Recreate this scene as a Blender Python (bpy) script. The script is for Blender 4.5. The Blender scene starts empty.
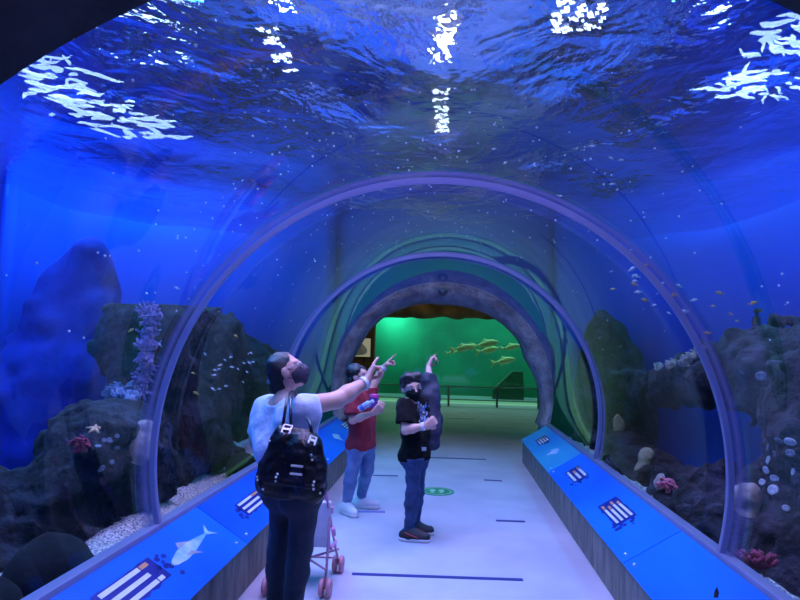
import bpy, bmesh, math, random
import numpy as np
from mathutils import Vector, Matrix
from mathutils.bvhtree import BVHTree

random.seed(7)
SC = bpy.context.scene
COL = SC.collection
R_ = math.radians

# ------------------------------------------------------------------ camera
FPX, VX, VY, ROLL, CAMX, CAMZ = 590.0, 447.0, 349.4, 1.1, 0.08, 1.6
cy_ = np.array([VX - 400, 300 - VY, -FPX]); cy_ = cy_ / np.linalg.norm(cy_)
cz_ = np.array([math.sin(R_(ROLL)), math.cos(R_(ROLL)), 0]); cz_ = cz_ - cy_ * (cz_ @ cy_); cz_ = cz_ / np.linalg.norm(cz_)
cx_ = np.cross(cy_, cz_)
CM = np.array([cx_, cy_, cz_])
CAM = np.array([CAMX, 0, CAMZ])

def ray(x, y): return CM @ np.array([x - 400, 300 - y, -FPX])
def P(x, y, Y):
    d = ray(x, y); return d * (Y / d[1]) + CAM
def PX(x, y, X):
    d = ray(x, y); return d * ((X - CAMX) / d[0]) + CAM
def PZ(x, y, z):
    d = ray(x, y); return d * ((z - CAMZ) / d[2]) + CAM
def onto(x, y, p, n):
    d = ray(x, y); return CAM + d * (np.dot(np.array(p) - CAM, n) / np.dot(d, n))

cam = bpy.data.cameras.new('camera'); cam.sensor_width = 36; cam.lens = FPX / 800 * 36
cam.clip_start = 0.05
camo = bpy.data.objects.new('camera', cam); COL.objects.link(camo)
m4 = Matrix.Identity(4)
for i in range(3):
    for j in range(3): m4[i][j] = CM[i][j]
    m4[i][3] = CAM[i]
camo.matrix_world = m4
SC.camera = camo

# ------------------------------------------------------------------ materials
def srgb(r, g, b):
    f = lambda c: (c / 255 / 12.92) if c / 255 <= 0.04045 else ((c / 255 + 0.055) / 1.055) ** 2.4
    return (f(r), f(g), f(b), 1)

def mat(name, c1, c2=None, rough=0.6, scale=8, detail=4, bump=0.0, bscale=None, bdist=0.02, metal=0.0, stretch=None, spec=0.5, lo=0.35, hi=0.65, emit=None, estr=0.0, coat=0.0):
    m = bpy.data.materials.new(name); m.use_nodes = True
    nt = m.node_tree; N = nt.nodes; L = nt.links
    b = N['Principled BSDF']
    b.inputs['Roughness'].default_value = rough; b.inputs['Metallic'].default_value = metal
    b.inputs['Specular IOR Level'].default_value = spec
    b.inputs['Coat Weight'].default_value = coat
    tc = N.new('ShaderNodeTexCoord'); mp = N.new('ShaderNodeMapping')
    L.new(tc.outputs['Object'], mp.inputs['Vector'])
    if stretch: mp.inputs['Scale'].default_value = stretch
    nz = N.new('ShaderNodeTexNoise'); nz.inputs['Scale'].default_value = scale; nz.inputs['Detail'].default_value = detail
    L.new(mp.outputs['Vector'], nz.inputs['Vector'])
    if c2 is None: c2 = tuple(min(1, v * 0.85) for v in c1[:3]) + (1,)
    cr = N.new('ShaderNodeValToRGB')
    cr.color_ramp.elements[0].position = lo; cr.color_ramp.elements[0].color = c1
    cr.color_ramp.elements[1].position = hi; cr.color_ramp.elements[1].color = c2
    L.new(nz.outputs['Fac'], cr.inputs['Fac']); L.new(cr.outputs['Color'], b.inputs['Base Color'])
    if bump:
        n2 = N.new('ShaderNodeTexNoise'); n2.inputs['Scale'].default_value = bscale or scale * 2; n2.inputs['Detail'].default_value = 5
        L.new(mp.outputs['Vector'], n2.inputs['Vector'])
        bp = N.new('ShaderNodeBump'); bp.inputs['Strength'].default_value = bump; bp.inputs['Distance'].default_value = bdist
        L.new(n2.outputs['Fac'], bp.inputs['Height']); L.new(bp.outputs['Normal'], b.inputs['Normal'])
    if emit:
        b.inputs['Emission Color'].default_value = emit; b.inputs['Emission Strength'].default_value = estr
    return m

def thin_glass(name, tint, f0=0.04, rough=0.01, bump=0.0, gcol=(1, 1, 1, 1), haze=0.0, graze=1.0):
    m = bpy.data.materials.new(name); m.use_nodes = True
    nt = m.node_tree; N = nt.nodes; L = nt.links
    N.remove(N['Principled BSDF'])
    out = N['Material Output']
    tr = N.new('ShaderNodeBsdfTransparent'); tr.inputs['Color'].default_value = tint
    gl = N.new('ShaderNodeBsdfGlossy'); gl.inputs['Roughness'].default_value = rough; gl.inputs['Color'].default_value = gcol
    lw = N.new('ShaderNodeLayerWeight'); lw.inputs['Blend'].default_value = 0.5
    pw = N.new('ShaderNodeMath'); pw.operation = 'POWER'; pw.inputs[1].default_value = 5
    L.new(lw.outputs['Facing'], pw.inputs[0])
    ml = N.new('ShaderNodeMath'); ml.operation = 'MULTIPLY_ADD'; ml.inputs[1].default_value = (1 - f0) * graze; ml.inputs[2].default_value = f0
    L.new(pw.outputs[0], ml.inputs[0])
    mx = N.new('ShaderNodeMixShader')
    base = tr
    if haze:   # faint scatter of scratched, slightly cloudy acrylic
        tl = N.new('ShaderNodeBsdfTranslucent'); tl.inputs['Color'].default_value = (0.75, 0.8, 0.9, 1)
        tcz = N.new('ShaderNodeTexCoord'); nh = N.new('ShaderNodeTexNoise'); nh.inputs['Scale'].default_value = 1.4; nh.inputs['Detail'].default_value = 6
        L.new(tcz.outputs['Object'], nh.inputs['Vector'])
        mh = N.new('ShaderNodeMapRange'); mh.inputs['From Min'].default_value = 0.3; mh.inputs['From Max'].default_value = 0.75; mh.inputs['To Min'].default_value = haze * 0.55; mh.inputs['To Max'].default_value = haze * 1.5
        L.new(nh.outputs['Fac'], mh.inputs['Value'])
        base = N.new('ShaderNodeMixShader'); L.new(mh.outputs[0], base.inputs[0]); L.new(tr.outputs[0], base.inputs[1]); L.new(tl.outputs[0], base.inputs[2])
    L.new(ml.outputs[0], mx.inputs[0]); L.new(base.outputs[0], mx.inputs[1]); L.new(gl.outputs[0], mx.inputs[2])
    L.new(mx.outputs[0], out.inputs['Surface'])
    if bump:
        tc = N.new('ShaderNodeTexCoord'); nz = N.new('ShaderNodeTexNoise'); nz.inputs['Scale'].default_value = 1.2
        L.new(tc.outputs['Object'], nz.inputs['Vector'])
        bp = N.new('ShaderNodeBump'); bp.inputs['Strength'].default_value = bump; bp.inputs['Distance'].default_value = 0.05
        L.new(nz.outputs['Fac'], bp.inputs['Height']); L.new(bp.outputs['Normal'], gl.inputs['Normal'])
    return m

def emitter(name, c, s):
    m = bpy.data.materials.new(name); m.use_nodes = True
    N = m.node_tree.nodes; N.remove(N['Principled BSDF'])
    e = N.new('ShaderNodeEmission'); e.inputs['Color'].default_value = c; e.inputs['Strength'].default_value = s
    m.node_tree.links.new(e.outputs[0], N['Material Output'].inputs['Surface'])
    return m

def water_surface_mat():
    m = bpy.data.materials.new('rippled water'); m.use_nodes = True
    nt = m.node_tree; N = nt.nodes; L = nt.links
    N.remove(N['Principled BSDF']); out = N['Material Output']
    tc = N.new('ShaderNodeTexCoord'); mp = N.new('ShaderNodeMapping'); mp.inputs['Scale'].default_value = (1, 0.8, 1)
    L.new(tc.outputs['Object'], mp.inputs['Vector'])
    n1 = N.new('ShaderNodeTexNoise'); n1.inputs['Scale'].default_value = 2.7; n1.inputs['Detail'].default_value = 3; n1.inputs['Distortion'].default_value = 0.6
    L.new(mp.outputs['Vector'], n1.inputs['Vector'])
    n2 = N.new('ShaderNodeTexNoise'); n2.inputs['Scale'].default_value = 11; n2.inputs['Detail'].default_value = 3
    L.new(mp.outputs['Vector'], n2.inputs['Vector'])
    ad = N.new('ShaderNodeMath'); ad.operation = 'MULTIPLY_ADD'; ad.inputs[1].default_value = 0.2
    L.new(n2.outputs['Fac'], ad.inputs[0]); L.new(n1.outputs['Fac'], ad.inputs[2])
    bp = N.new('ShaderNodeBump'); bp.inputs['Strength'].default_value = 0.42; bp.inputs['Distance'].default_value = 0.1
    L.new(ad.outputs[0], bp.inputs['Height'])
    tr = N.new('ShaderNodeBsdfTransparent'); tr.inputs['Color'].default_value = (0.9, 0.95, 1, 1)
    rf = N.new('ShaderNodeBsdfRefraction'); rf.inputs['IOR'].default_value = 1.12; rf.inputs['Roughness'].default_value = 0.02
    gl = N.new('ShaderNodeBsdfGlossy'); gl.inputs['Roughness'].default_value = 0.09; gl.inputs['Color'].default_value = (0.9, 0.95, 1, 1)
    for n in (rf, gl): L.new(bp.outputs['Normal'], n.inputs['Normal'])
    m1 = N.new('ShaderNodeMixShader'); m1.inputs[0].default_value = 0.76
    L.new(tr.outputs[0], m1.inputs[1]); L.new(rf.outputs[0], m1.inputs[2])
    lw = N.new('ShaderNodeLayerWeight'); lw.inputs['Blend'].default_value = 0.5
    L.new(bp.outputs['Normal'], lw.inputs['Normal'])
    mr = N.new('ShaderNodeMapRange'); mr.inputs['From Min'].default_value = 0.22; mr.inputs['From Max'].default_value = 0.6
    mr.inputs['To Min'].default_value = 0.04; mr.inputs['To Max'].default_value = 0.8
    L.new(lw.outputs['Facing'], mr.inputs['Value'])
    m2 = N.new('ShaderNodeMixShader')
    L.new(mr.outputs[0], m2.inputs[0]); L.new(m1.outputs[0], m2.inputs[1]); L.new(gl.outputs[0], m2.inputs[2])
    L.new(m2.outputs[0], out.inputs['Surface'])
    return m

# ------------------------------------------------------------------ object helpers
def link_mesh(name, me, m=None, parent=None, loc=None, smooth=False):
    o = bpy.data.objects.new(name, me); COL.objects.link(o)
    if m is not None:
        for mm in (m if isinstance(m, (list, tuple)) else [m]): me.materials.append(mm)
    if smooth: me.shade_smooth()
    if parent is not None: o.parent = parent
    if loc is not None: o.location = loc
    return o

def obj(name, bm, m=None, parent=None, loc=None, smooth=False):
    me = bpy.data.meshes.new(name)
    bmesh.ops.recalc_face_normals(bm, faces=bm.faces)
    bm.to_mesh(me); bm.free()
    return link_mesh(name, me, m, parent, loc, smooth)

def empty(name, loc, label=None, cat=None, group=None):
    o = bpy.data.objects.new(name, None); COL.objects.link(o); o.location = loc; o.empty_display_size = 0.1
    return tag(o, label, cat, group)

def tag(o, label=None, cat=None, group=None, kind=None):
    if label: o['label'] = label
    if cat: o['category'] = cat
    if group: o['group'] = group
    if kind: o['kind'] = kind
    return o

def struct(o, label=None):
    o['kind'] = 'structure'
    if label: o['label'] = label
    return o

def box(bm, lo, hi, M=None):
    vs = []
    for x in (lo[0], hi[0]):
        for y in (lo[1], hi[1]):
            for z in (lo[2], hi[2]):
                v = Vector((x, y, z)); vs.append(bm.verts.new(M @ v if M else v))
    for f in ((0, 1, 3, 2), (4, 6, 7, 5), (0, 4, 5, 1), (2, 3, 7, 6), (0, 2, 6, 4), (1, 5, 7, 3)):
        bm.faces.new([vs[i] for i in f])
    return bm

def tube(bm, pts, rad, seg=10, closed=False):
    pts = [Vector(p) for p in pts]; n = len(pts)
    rads = rad if isinstance(rad, (list, tuple)) else [rad] * n
    rings = []; prev = None
    for i, p in enumerate(pts):
        a = pts[i - 1] if (i > 0 or closed) else p
        b = pts[(i + 1) % n] if (i < n - 1 or closed) else p
        t = (b - a).normalized()
        if prev is None:
            u = t.orthogonal().normalized()
        else:
            u = (prev - t * prev.dot(t)).normalized()
        prev = u; w = t.cross(u)
        rings.append([bm.verts.new(p + (u * math.cos(2 * math.pi * k / seg) + w * math.sin(2 * math.pi * k / seg)) * rads[i]) for k in range(seg)])
    for i in range(n if closed else n - 1):
        A, B = rings[i], rings[(i + 1) % n]
        for k in range(seg):
            bm.faces.new([A[k], A[(k + 1) % seg], B[(k + 1) % seg], B[k]])
    if not closed:
        bm.faces.new(rings[0][::-1]); bm.faces.new(rings[-1])
    return bm

def lathe(bm, prof, seg=20, M=None):
    rings = []
    for r, z in prof:
        ring = []
        for k in range(seg):
            a = 2 * math.pi * k / seg; v = Vector((r * math.cos(a), r * math.sin(a), z)); ring.append(bm.verts.new(M @ v if M else v))
        rings.append(ring)
    for A, B in zip(rings, rings[1:]):
        for k in range(seg): bm.faces.new([A[k], A[(k + 1) % seg], B[(k + 1) % seg], B[k]])
    bm.faces.new(rings[0][::-1]); bm.faces.new(rings[-1])
    return bm

def ball(bm, c, r, M=None, u=12, v=8):
    T = Matrix.Translation(Vector(c)) @ (M if M else Matrix.Identity(4)) @ Matrix.Diagonal((r[0], r[1], r[2], 1)) if not isinstance(r, (int, float)) else Matrix.Translation(Vector(c)) @ Matrix.Diagonal((r, r, r, 1))
    bmesh.ops.create_uvsphere(bm, u_segments=u, v_segments=v, radius=1, matrix=T)
    return bm

def prism(bm, poly, thick, M):
    """poly of 2D points in the local XY plane, extruded along +Z by thick."""
    lo = [bm.verts.new(M @ Vector((x, y, 0))) for x, y in poly]
    hi = [bm.verts.new(M @ Vector((x, y, thick))) for x, y in poly]
    n = len(poly)
    bm.faces.new(lo[::-1]); bm.faces.new(hi)
    for i in range(n): bm.faces.new([lo[i], lo[(i + 1) % n], hi[(i + 1) % n], hi[i]])
    return bm

# ------------------------------------------------------------------ implicit surfaces (continuous bodies, clothes, rocks)
def cap(a, b, ra, rb=None, flat=1.0, n=None, k=0.03):
    return ('c', np.array(a, float), np.array(b, float), ra, ra if rb is None else rb, flat, None if n is None else np.array(n, float) / np.linalg.norm(n), k)
def ell(c, r, F=None, k=0.03):
    return ('e', np.array(c, float), np.array(r, float), np.eye(3) if F is None else np.array(F, float), k)

_lat = {}
def vnoise(Q, scale, seed=0):
    if seed not in _lat: _lat[seed] = np.random.RandomState(seed).rand(32, 32, 32).astype(np.float32)
    T = _lat[seed]; q = Q * scale; i = np.floor(q).astype(int); f = q - i; f = f * f * (3 - 2 * f); i &= 31; j = (i + 1) & 31
    g = lambda a, b, c: T[a[..., 0], b[..., 1], c[..., 2]]
    x, y, z = f[..., 0], f[..., 1], f[..., 2]
    c0 = (g(i, i, i) * (1 - x) + g(j, i, i) * x) * (1 - y) + (g(i, j, i) * (1 - x) + g(j, j, i) * x) * y
    c1 = (g(i, i, j) * (1 - x) + g(j, i, j) * x) * (1 - y) + (g(i, j, j) * (1 - x) + g(j, j, j) * x) * y
    return c0 * (1 - z) + c1 * z - 0.5

def clip(p, pt, n): return ('x', p, np.array(pt, float), unit(n), p[-1])
def unit(v): v = np.array(v, float); return v / np.linalg.norm(v)

def peval(p, Q, inf=0.0):
    if p[0] == 'x': return np.maximum(peval(p[1], Q, inf), (Q - p[2]) @ p[3])
    if p[0] == 'c':
        _, a, b, ra, rb, flat, n, k = p
        D = Q - a
        ba = b - a; L2 = max(1e-9, ba @ ba)
        if n is not None and flat != 1.0:
            D = D + ((flat - 1) * (D @ n))[..., None] * n
            ba = ba + (flat - 1) * (ba @ n) * n; L2 = max(1e-9, ba @ ba)
        t = np.clip((D @ ba) / L2, 0, 1)
        return np.linalg.norm(D - t[..., None] * ba, axis=-1) - (ra + (rb - ra) * t) - inf
    _, c, r, F, k = p
    r = r + inf
    q = (Q - c) @ F.T
    k0 = np.linalg.norm(q / r, axis=-1); k1 = np.linalg.norm(q / (r * r), axis=-1) + 1e-9
    return k0 * (k0 - 1) / k1

def pbox(p, pad):
    if p[0] == 'x': return pbox(p[1], pad)
    if p[0] == 'c':
        r = max(p[3], p[4]) + pad
        return np.minimum(p[1], p[2]) - r, np.maximum(p[1], p[2]) + r
    r = p[2].max() + pad
    return p[1] - r, p[1] + r

def field(prims, h, inf=0.0, pad=0.03, cuts=(), noise=None):
    """smooth union of prims inflated by inf, intersected with the half spaces cuts=[(point, normal kept-below)]"""
    bs = [pbox(p, pad + inf) for p in prims]
    lo = np.min([b[0] for b in bs], axis=0); hi = np.max([b[1] for b in bs], axis=0)
    n = np.ceil((hi - lo) / h).astype(int) + 2
    ax = [lo[i] + h * np.arange(n[i]) for i in range(3)]
    f = np.full(n, 0.25, np.float32)
    for p, (bl, bh) in zip(prims, bs):
        k = p[-1]; a = np.maximum(0, np.floor((bl - k * 1.0 - lo) / h).astype(int)); b = np.minimum(n, np.ceil((bh + k - lo) / h).astype(int) + 1)
        G = np.stack(np.meshgrid(*[ax[i][a[i]:b[i]] for i in range(3)], indexing='ij'), -1)
        d = peval(p, G, inf).astype(np.float32)
        s = f[a[0]:b[0], a[1]:b[1], a[2]:b[2]]
        hh = np.maximum(k - np.abs(s - d), 0) / k
        f[a[0]:b[0], a[1]:b[1], a[2]:b[2]] = np.minimum(s, d) - hh * hh * k * 0.25
    if cuts or noise:
        G = np.stack(np.meshgrid(*ax, indexing='ij'), -1)
        if noise:
            for amp, sc, seed in noise: f = f + (2 * amp * vnoise(G, sc, seed)).astype(np.float32)
        for c in cuts:
            if callable(c): d = c(G)
            else: d = (G - np.array(c[0])) @ (np.array(c[1]) / np.linalg.norm(c[1]))
            f = np.maximum(f, d.astype(np.float32))
    f[0], f[-1] = 1, 1; f[:, 0], f[:, -1] = 1, 1; f[:, :, 0], f[:, :, -1] = 1, 1
    return f, lo

def nets(f, lo, h, name, org=(0, 0, 0)):
    s = f < 0
    c = [s[i:s.shape[0] - 1 + i, j:s.shape[1] - 1 + j, k:s.shape[2] - 1 + k] for i in (0, 1) for j in (0, 1) for k in (0, 1)]
    anyc = np.logical_or.reduce(c); allc = np.logical_and.reduce(c)
    act = anyc & ~allc
    I = np.array(np.nonzero(act)).T
    pos = np.zeros((len(I), 3)); cnt = np.zeros(len(I))
    for ax in range(3):
        o1, o2 = [a for a in range(3) if a != ax]
        for u in (0, 1):
            for v in (0, 1):
                A = I.copy(); A[:, o1] += u; A[:, o2] += v; B = A.copy(); B[:, ax] += 1
                fa = f[A[:, 0], A[:, 1], A[:, 2]]; fb = f[B[:, 0], B[:, 1], B[:, 2]]
                m = (fa < 0) != (fb < 0)
                t = np.where(m, fa / np.where(m, fa - fb, 1), 0)
                q = A.astype(float); q[:, ax] += t
                pos += q * m[:, None]; cnt += m
    pos = lo + h * pos / cnt[:, None] - np.array(org)
    ids = np.full(act.shape, -1, int); ids[act] = np.arange(len(I))
    F = []
    for ax in range(3):
        u, v = (ax + 1) % 3, (ax + 2) % 3
        sl0 = [slice(None)] * 3; sl1 = [slice(None)] * 3; sl0[ax] = slice(0, -1); sl1[ax] = slice(1, None)
        E = np.array(np.nonzero(s[tuple(sl0)] != s[tuple(sl1)])).T
        E = E[(E[:, u] > 0) & (E[:, v] > 0)]
        ins = s[E[:, 0], E[:, 1], E[:, 2]]
        q = []
        for du, dv in ((-1, -1), (0, -1), (0, 0), (-1, 0)):
            A = E.copy(); A[:, u] += du; A[:, v] += dv; q.append(ids[A[:, 0], A[:, 1], A[:, 2]])
        q = np.array(q).T
        q[~ins] = q[~ins][:, ::-1]
        F.append(q)
    F = np.concatenate(F); F = F[(F >= 0).all(1)]
    me = bpy.data.meshes.new(name); me.from_pydata(pos.tolist(), [], F.tolist()); me.update()
    return me

def blob(name, prims, h, m, parent=None, org=(0, 0, 0), loc=None, **kw):
    f, lo = field(prims, h, **kw)
    me = nets(f, lo, h, name, org)
    return link_mesh(name, me, m, parent, loc, smooth=True)

# ================================================================== THE SETTING
TR, TZ = 1.60, 0.967                      # tunnel radius, height of its axis
YN, Y1, Y2, YF = 1.27, 3.37, 6.08, 8.85   # near mouth, two joints, far stone arch
ZS = 3.3                                  # water surface
XL, XR = -5.0, 3.95                        # tank side walls

M_floor = mat('polished concrete', srgb(176, 178, 190), srgb(196, 197, 208), rough=0.42, scale=1.6, bump=0.03, bscale=30)
M_plinth = mat('board marked concrete', srgb(98, 90, 88), srgb(136, 126, 120), rough=0.8, scale=6, stretch=(3, 3, 0.5), bump=0.25, bscale=9)
M_acryl = thin_glass('tunnel acrylic', (0.93, 0.965, 1, 1), f0=0.019, rough=0.02, bump=0.02, haze=0.011, graze=0.85)
M_acrylo = thin_glass('acrylic on the water side', (0.97, 0.985, 1, 1), f0=0.003, rough=0.02, graze=0.03)
M_rib = mat('joint acrylic', srgb(172, 172, 205), srgb(182, 182, 214), rough=0.3, scale=3)
def add_translucent(m, fac, c):
    nt = m.node_tree; N = nt.nodes; b = N['Principled BSDF']; tl = N.new('ShaderNodeBsdfTranslucent'); tl.inputs['Color'].default_value = c
    mx = N.new('ShaderNodeMixShader'); mx.inputs[0].default_value = fac
    nt.links.new(b.outputs[0], mx.inputs[1]); nt.links.new(tl.outputs[0], mx.inputs[2]); nt.links.new(mx.outputs[0], N['Material Output'].inputs['Surface'])
add_translucent(M_rib, 0.5, srgb(182, 182, 220))
M_rock = mat('reef rock', srgb(8, 11, 16), srgb(42, 50, 64), rough=0.95, scale=4.5, detail=10, bump=1.0, bscale=12, bdist=0.07, lo=0.45, hi=0.75, spec=0.15)
M_rockw = mat('warm reef rock', srgb(18, 19, 24), srgb(74, 73, 88), rough=0.95, scale=4.5, detail=10, bump=1.0, bscale=12, bdist=0.07, lo=0.42, hi=0.75, spec=0.15)
M_black = mat('dark boulder', srgb(6, 7, 10), srgb(14, 15, 20), rough=0.95, scale=6, bump=0.6, spec=0.1)
M_stone = mat('grey stone arch', srgb(126, 118, 126), srgb(176, 166, 172), rough=0.9, scale=5, detail=8, bump=1.0, bscale=12, bdist=0.05)
M_mouth = mat('dark stone mouth', srgb(26, 26, 30), srgb(52, 50, 54), rough=0.95, scale=5, bump=0.8)
M_brown = mat('brown cavern rock', srgb(92, 70, 38), srgb(140, 112, 66), rough=0.9, scale=2.2, detail=8, bump=1.0, bscale=6)
M_tankblue = mat('blue tank paint', srgb(10, 70, 215), srgb(20, 86, 230), rough=0.7, scale=0.5)
M_tankteal = mat('deep tank paint', srgb(12, 58, 140), srgb(18, 76, 165), rough=0.7, scale=0.6)
M_gravel = mat('white gravel', srgb(96, 106, 112), srgb(225, 228, 225), rough=0.9, scale=75, detail=2, bump=1.0, bscale=80, lo=0.4, hi=0.6)
M_hall = mat('dark hall', srgb(18, 19, 24), rough=0.9)
M_hallceil = mat('hall ceiling', srgb(70, 74, 96), srgb(96, 100, 120), rough=0.9, scale=1.2)

# floor of tunnel and far hall
struct(obj('floor', box(bmesh.new(), (-7, -4, -0.12), (8, 21, 0)), M_floor))

# concrete ledge walls that carry the panels
YP0, YP1 = -1.2, 8.83
def plinth(s, name):
    bm = bmesh.new()
    prof = [(1.2, 0), (1.66, 0), (1.66, 0.52), (1.53, 0.515), (1.2, 0.315)]
    A = [bm.verts.new((s * x, YP0, z)) for x, z in prof]; B = [bm.verts.new((s * x, YP1, z)) for x, z in prof]
    bm.faces.new(A); bm.faces.new(B[::-1])
    for i in range(5): bm.faces.new([A[i], A[(i + 1) % 5], B[(i + 1) % 5], B[i]])
    struct(obj(name, bm, M_plinth), 'low grey concrete wall carrying the blue panels')
plinth(-1, 'baseboard_left'); plinth(1, 'baseboard_right')

# acrylic vault in three panels with a thickness of its own
AMAX = 107.5
def vault(name, y0, y1, r0, r1, m, amax=AMAX, seg=96):
    bm = bmesh.new(); rows = []
    ny = max(2, int((y1 - y0) / 0.25) + 1) if y1 - y0 > 0.3 else 2
    for r in (r0, r1):
        g = []
        for iy in range(ny):
            y = y0 + (y1 - y0) * iy / (ny - 1)
            g.append([bm.verts.new((r * math.sin(a), y, TZ + r * math.cos(a))) for a in (R_(-amax + 2 * amax * k / seg) for k in range(seg + 1))])
        rows.append(g)
    for gi, g in enumerate(rows):
        for iy in range(ny - 1):
            for k in range(seg):
                bm.faces.new([g[iy][k], g[iy][k + 1], g[iy + 1][k + 1], g[iy + 1][k]]).material_index = gi
    a, b = rows
    for iy in (0, ny - 1):
        for k in range(seg): bm.faces.new([a[iy][k], a[iy][k + 1], b[iy][k + 1], b[iy][k]])
    for k in (0, seg):
        for iy in range(ny - 1): bm.faces.new([a[iy][k], a[iy + 1][k], b[iy + 1][k], b[iy][k]])
    o = obj(name, bm, [m, M_acrylo if m == M_acryl else m], smooth=False)
    me = o.data
    for p in me.polygons: p.use_smooth = abs(p.normal.y) < 0.5
    return struct(o)
vault('window_1', YN, Y1 - 0.014, TR, TR + 0.03, M_acryl)['label'] = 'nearest clear acrylic vault section of the tunnel'
vault('window_2', Y1 + 0.014, Y2 - 0.014, TR, TR + 0.03, M_acryl)['label'] = 'middle clear acrylic vault section of the tunnel'
vault('window_3', Y2 + 0.014, YF, TR, TR + 0.03, M_acryl)['label'] = 'farthest clear acrylic vault section of the tunnel'
vault('trim_1', Y1 - 0.015, Y1 + 0.015, TR - 0.006, TR + 0.026, M_rib)['label'] = 'large pale joint rib arching over the tunnel'
vault('trim_2', Y2 - 0.018, Y2 + 0.018, TR - 0.006, TR + 0.026, M_rib)['label'] = 'smaller pale joint rib deeper in the tunnel'
for s, nm in ((-1, 'trim_3'), (1, 'trim_4')):
    struct(obj(nm, box(bmesh.new(), (s * 1.535 if s > 0 else -1.60, YN, 0.50), (1.60 if s > 0 else -1.535, YF, 0.56)), M_rib), 'pale sill strip along the foot of the acrylic vault')

# rock mouth at the near end, the camera stands under it
def ring_body(name, y0, y1, rin, rout, m, ny=6, seg=120, lip=0.0):
    bm = bmesh.new(); G = []
    for iy in range(ny):
        y = y0 + (y1 - y0) * iy / (ny - 1); row = []
        for k in range(seg):
            a = -math.pi + 2 * math.pi * k / seg
            r = rin(a, iy / (ny - 1)); row.append(bm.verts.new((r * math.sin(a), y, max(-0.1, TZ + r * math.cos(a)))))
        G.append(row)
    O = [[bm.verts.new((rout * math.sin(a), y, max(-0.1, TZ + rout * math.cos(a)))) for a in (-math.pi + 2 * math.pi * k / seg for k in range(seg))] for y in (y0, y1)]
    for iy in range(ny - 1):
        for k in range(seg): bm.faces.new([G[iy][k], G[iy][(k + 1) % seg], G[iy + 1][(k + 1) % seg], G[iy + 1][k]])
    for q, g in ((0, 0), (1, ny - 1)):
        for k in range(seg): bm.faces.new([G[g][k], G[g][(k + 1) % seg], O[q][(k + 1) % seg], O[q][k]])
    for k in range(seg): bm.faces.new([O[0][k], O[0][(k + 1) % seg], O[1][(k + 1) % seg], O[1][k]])
    return struct(obj(name, bm, m, smooth=True))
rng = np.random.RandomState(3); ph = rng.rand(12) * 6.28
wob = lambda a, t, am: am * sum(math.sin((i + 2) * a * 1.7 + ph[i] + t * 3 * (i % 3)) / (i + 2) for i in range(9))
low = lambda a: abs(a) > R_(100)
ring_body('wall_front', -2.2, YN + 0.03, lambda a, t: (2.2 if low(a) else 1.615 + (1 - t) * 0.12 + 0.3 * max(0, 0.35 - t) + wob(a, t, 0.03) * min(1, (1 - t) * 5) - 0.03 * math.exp(-((a + 0.42) / 0.28) ** 2)), 2.9, M_mouth, ny=10)['label'] = 'dark rock mouth of the tunnel overhead'
AIN = [(-180, 90), (-100, 104), (-85, 103), (-62, 99), (-42, 99), (-20, 95), (0, 90), (22, 93), (42, 96), (57, 97), (68, 93), (85, 101), (100, 106), (180, 90)]
def ain(a, t):
    d = math.degrees(a)
    for (a0, v0), (a1, v1) in zip(AIN, AIN[1:]):
        if a0 <= d <= a1:
            v = v0 + (v1 - v0) * (d - a0) / (a1 - a0); break
    r = v / 110 * 1.64 + wob(a, t, 0.012)
    if abs(d) > 108: r = 2.2
    return r + (0.14 * max(0, 0.5 - t) if t < 0.5 else 0)
def ain2(a, t):
    r = ain(a, 1.0)
    return max(r, 1.62 - 0.55 * min(1, t * 3)) if abs(math.degrees(a)) < 108 else r
ring_body('wall_end', YF, YF + 0.75, ain2, 1.64, M_stone, ny=6)['label'] = 'rough grey stone arch at the far tunnel end'

# tank shell: side walls, end walls with the tunnel opening, beds, hall roof
struct(obj('wall_left', box(bmesh.new(), (XL - 0.2, -1, 0), (XL, 9.6, 6)), M_tankblue))
struct(obj('wall_right', box(bmesh.new(), (XR, -1, 0), (XR + 0.2, 9.6, 6)), M_tankblue))
def endwall(name, y0, y1, r, m):
    bm = bmesh.new(); n = 64
    def layer(y):
        arc = [bm.verts.new((r * math.sin(a), y, TZ + r * math.cos(a))) for a in (R_(-108 + 216 * k / n) for k in range(n + 1))]
        out = []
        for k in range(n + 1):
            a = R_(-108 + 216 * k / n); s, c = math.sin(a), math.cos(a)
            tx = (XR if s > 0 else -XL) / max(1e-6, abs(s)); tz = (5.0 if c > 0 else TZ) / max(1e-6, abs(c)); t = min(tx, tz)
            out.append(bm.verts.new((s * t, y, TZ + c * t)))
        for k in range(n): bm.faces.new([arc[k], arc[k + 1], out[k + 1], out[k]])
        return arc, out
    a, o = layer(y0); b, p = layer(y1)
    for k in range(n):
        bm.faces.new([a[k], a[k + 1], b[k + 1], b[k]]); bm.faces.new([o[k], o[k + 1], p[k + 1], p[k]])
    return struct(obj(name, bm, m))
endwall('wall_back', 9.3, 9.55, 1.66, M_tankteal)
endwall('wall_near', 0.85, 1.1, 2.6, M_tankblue)
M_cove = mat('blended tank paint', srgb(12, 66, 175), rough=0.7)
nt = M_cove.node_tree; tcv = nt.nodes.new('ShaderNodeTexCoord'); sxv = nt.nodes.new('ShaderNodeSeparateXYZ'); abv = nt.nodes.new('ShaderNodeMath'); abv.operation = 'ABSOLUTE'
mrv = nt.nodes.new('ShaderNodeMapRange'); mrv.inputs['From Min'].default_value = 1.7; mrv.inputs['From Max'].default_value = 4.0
mxv = nt.nodes.new('ShaderNodeMix'); mxv.data_type = 'RGBA'; mxv.inputs['A'].default_value = srgb(15, 66, 150); mxv.inputs['B'].default_value = srgb(15, 78, 222)
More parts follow.
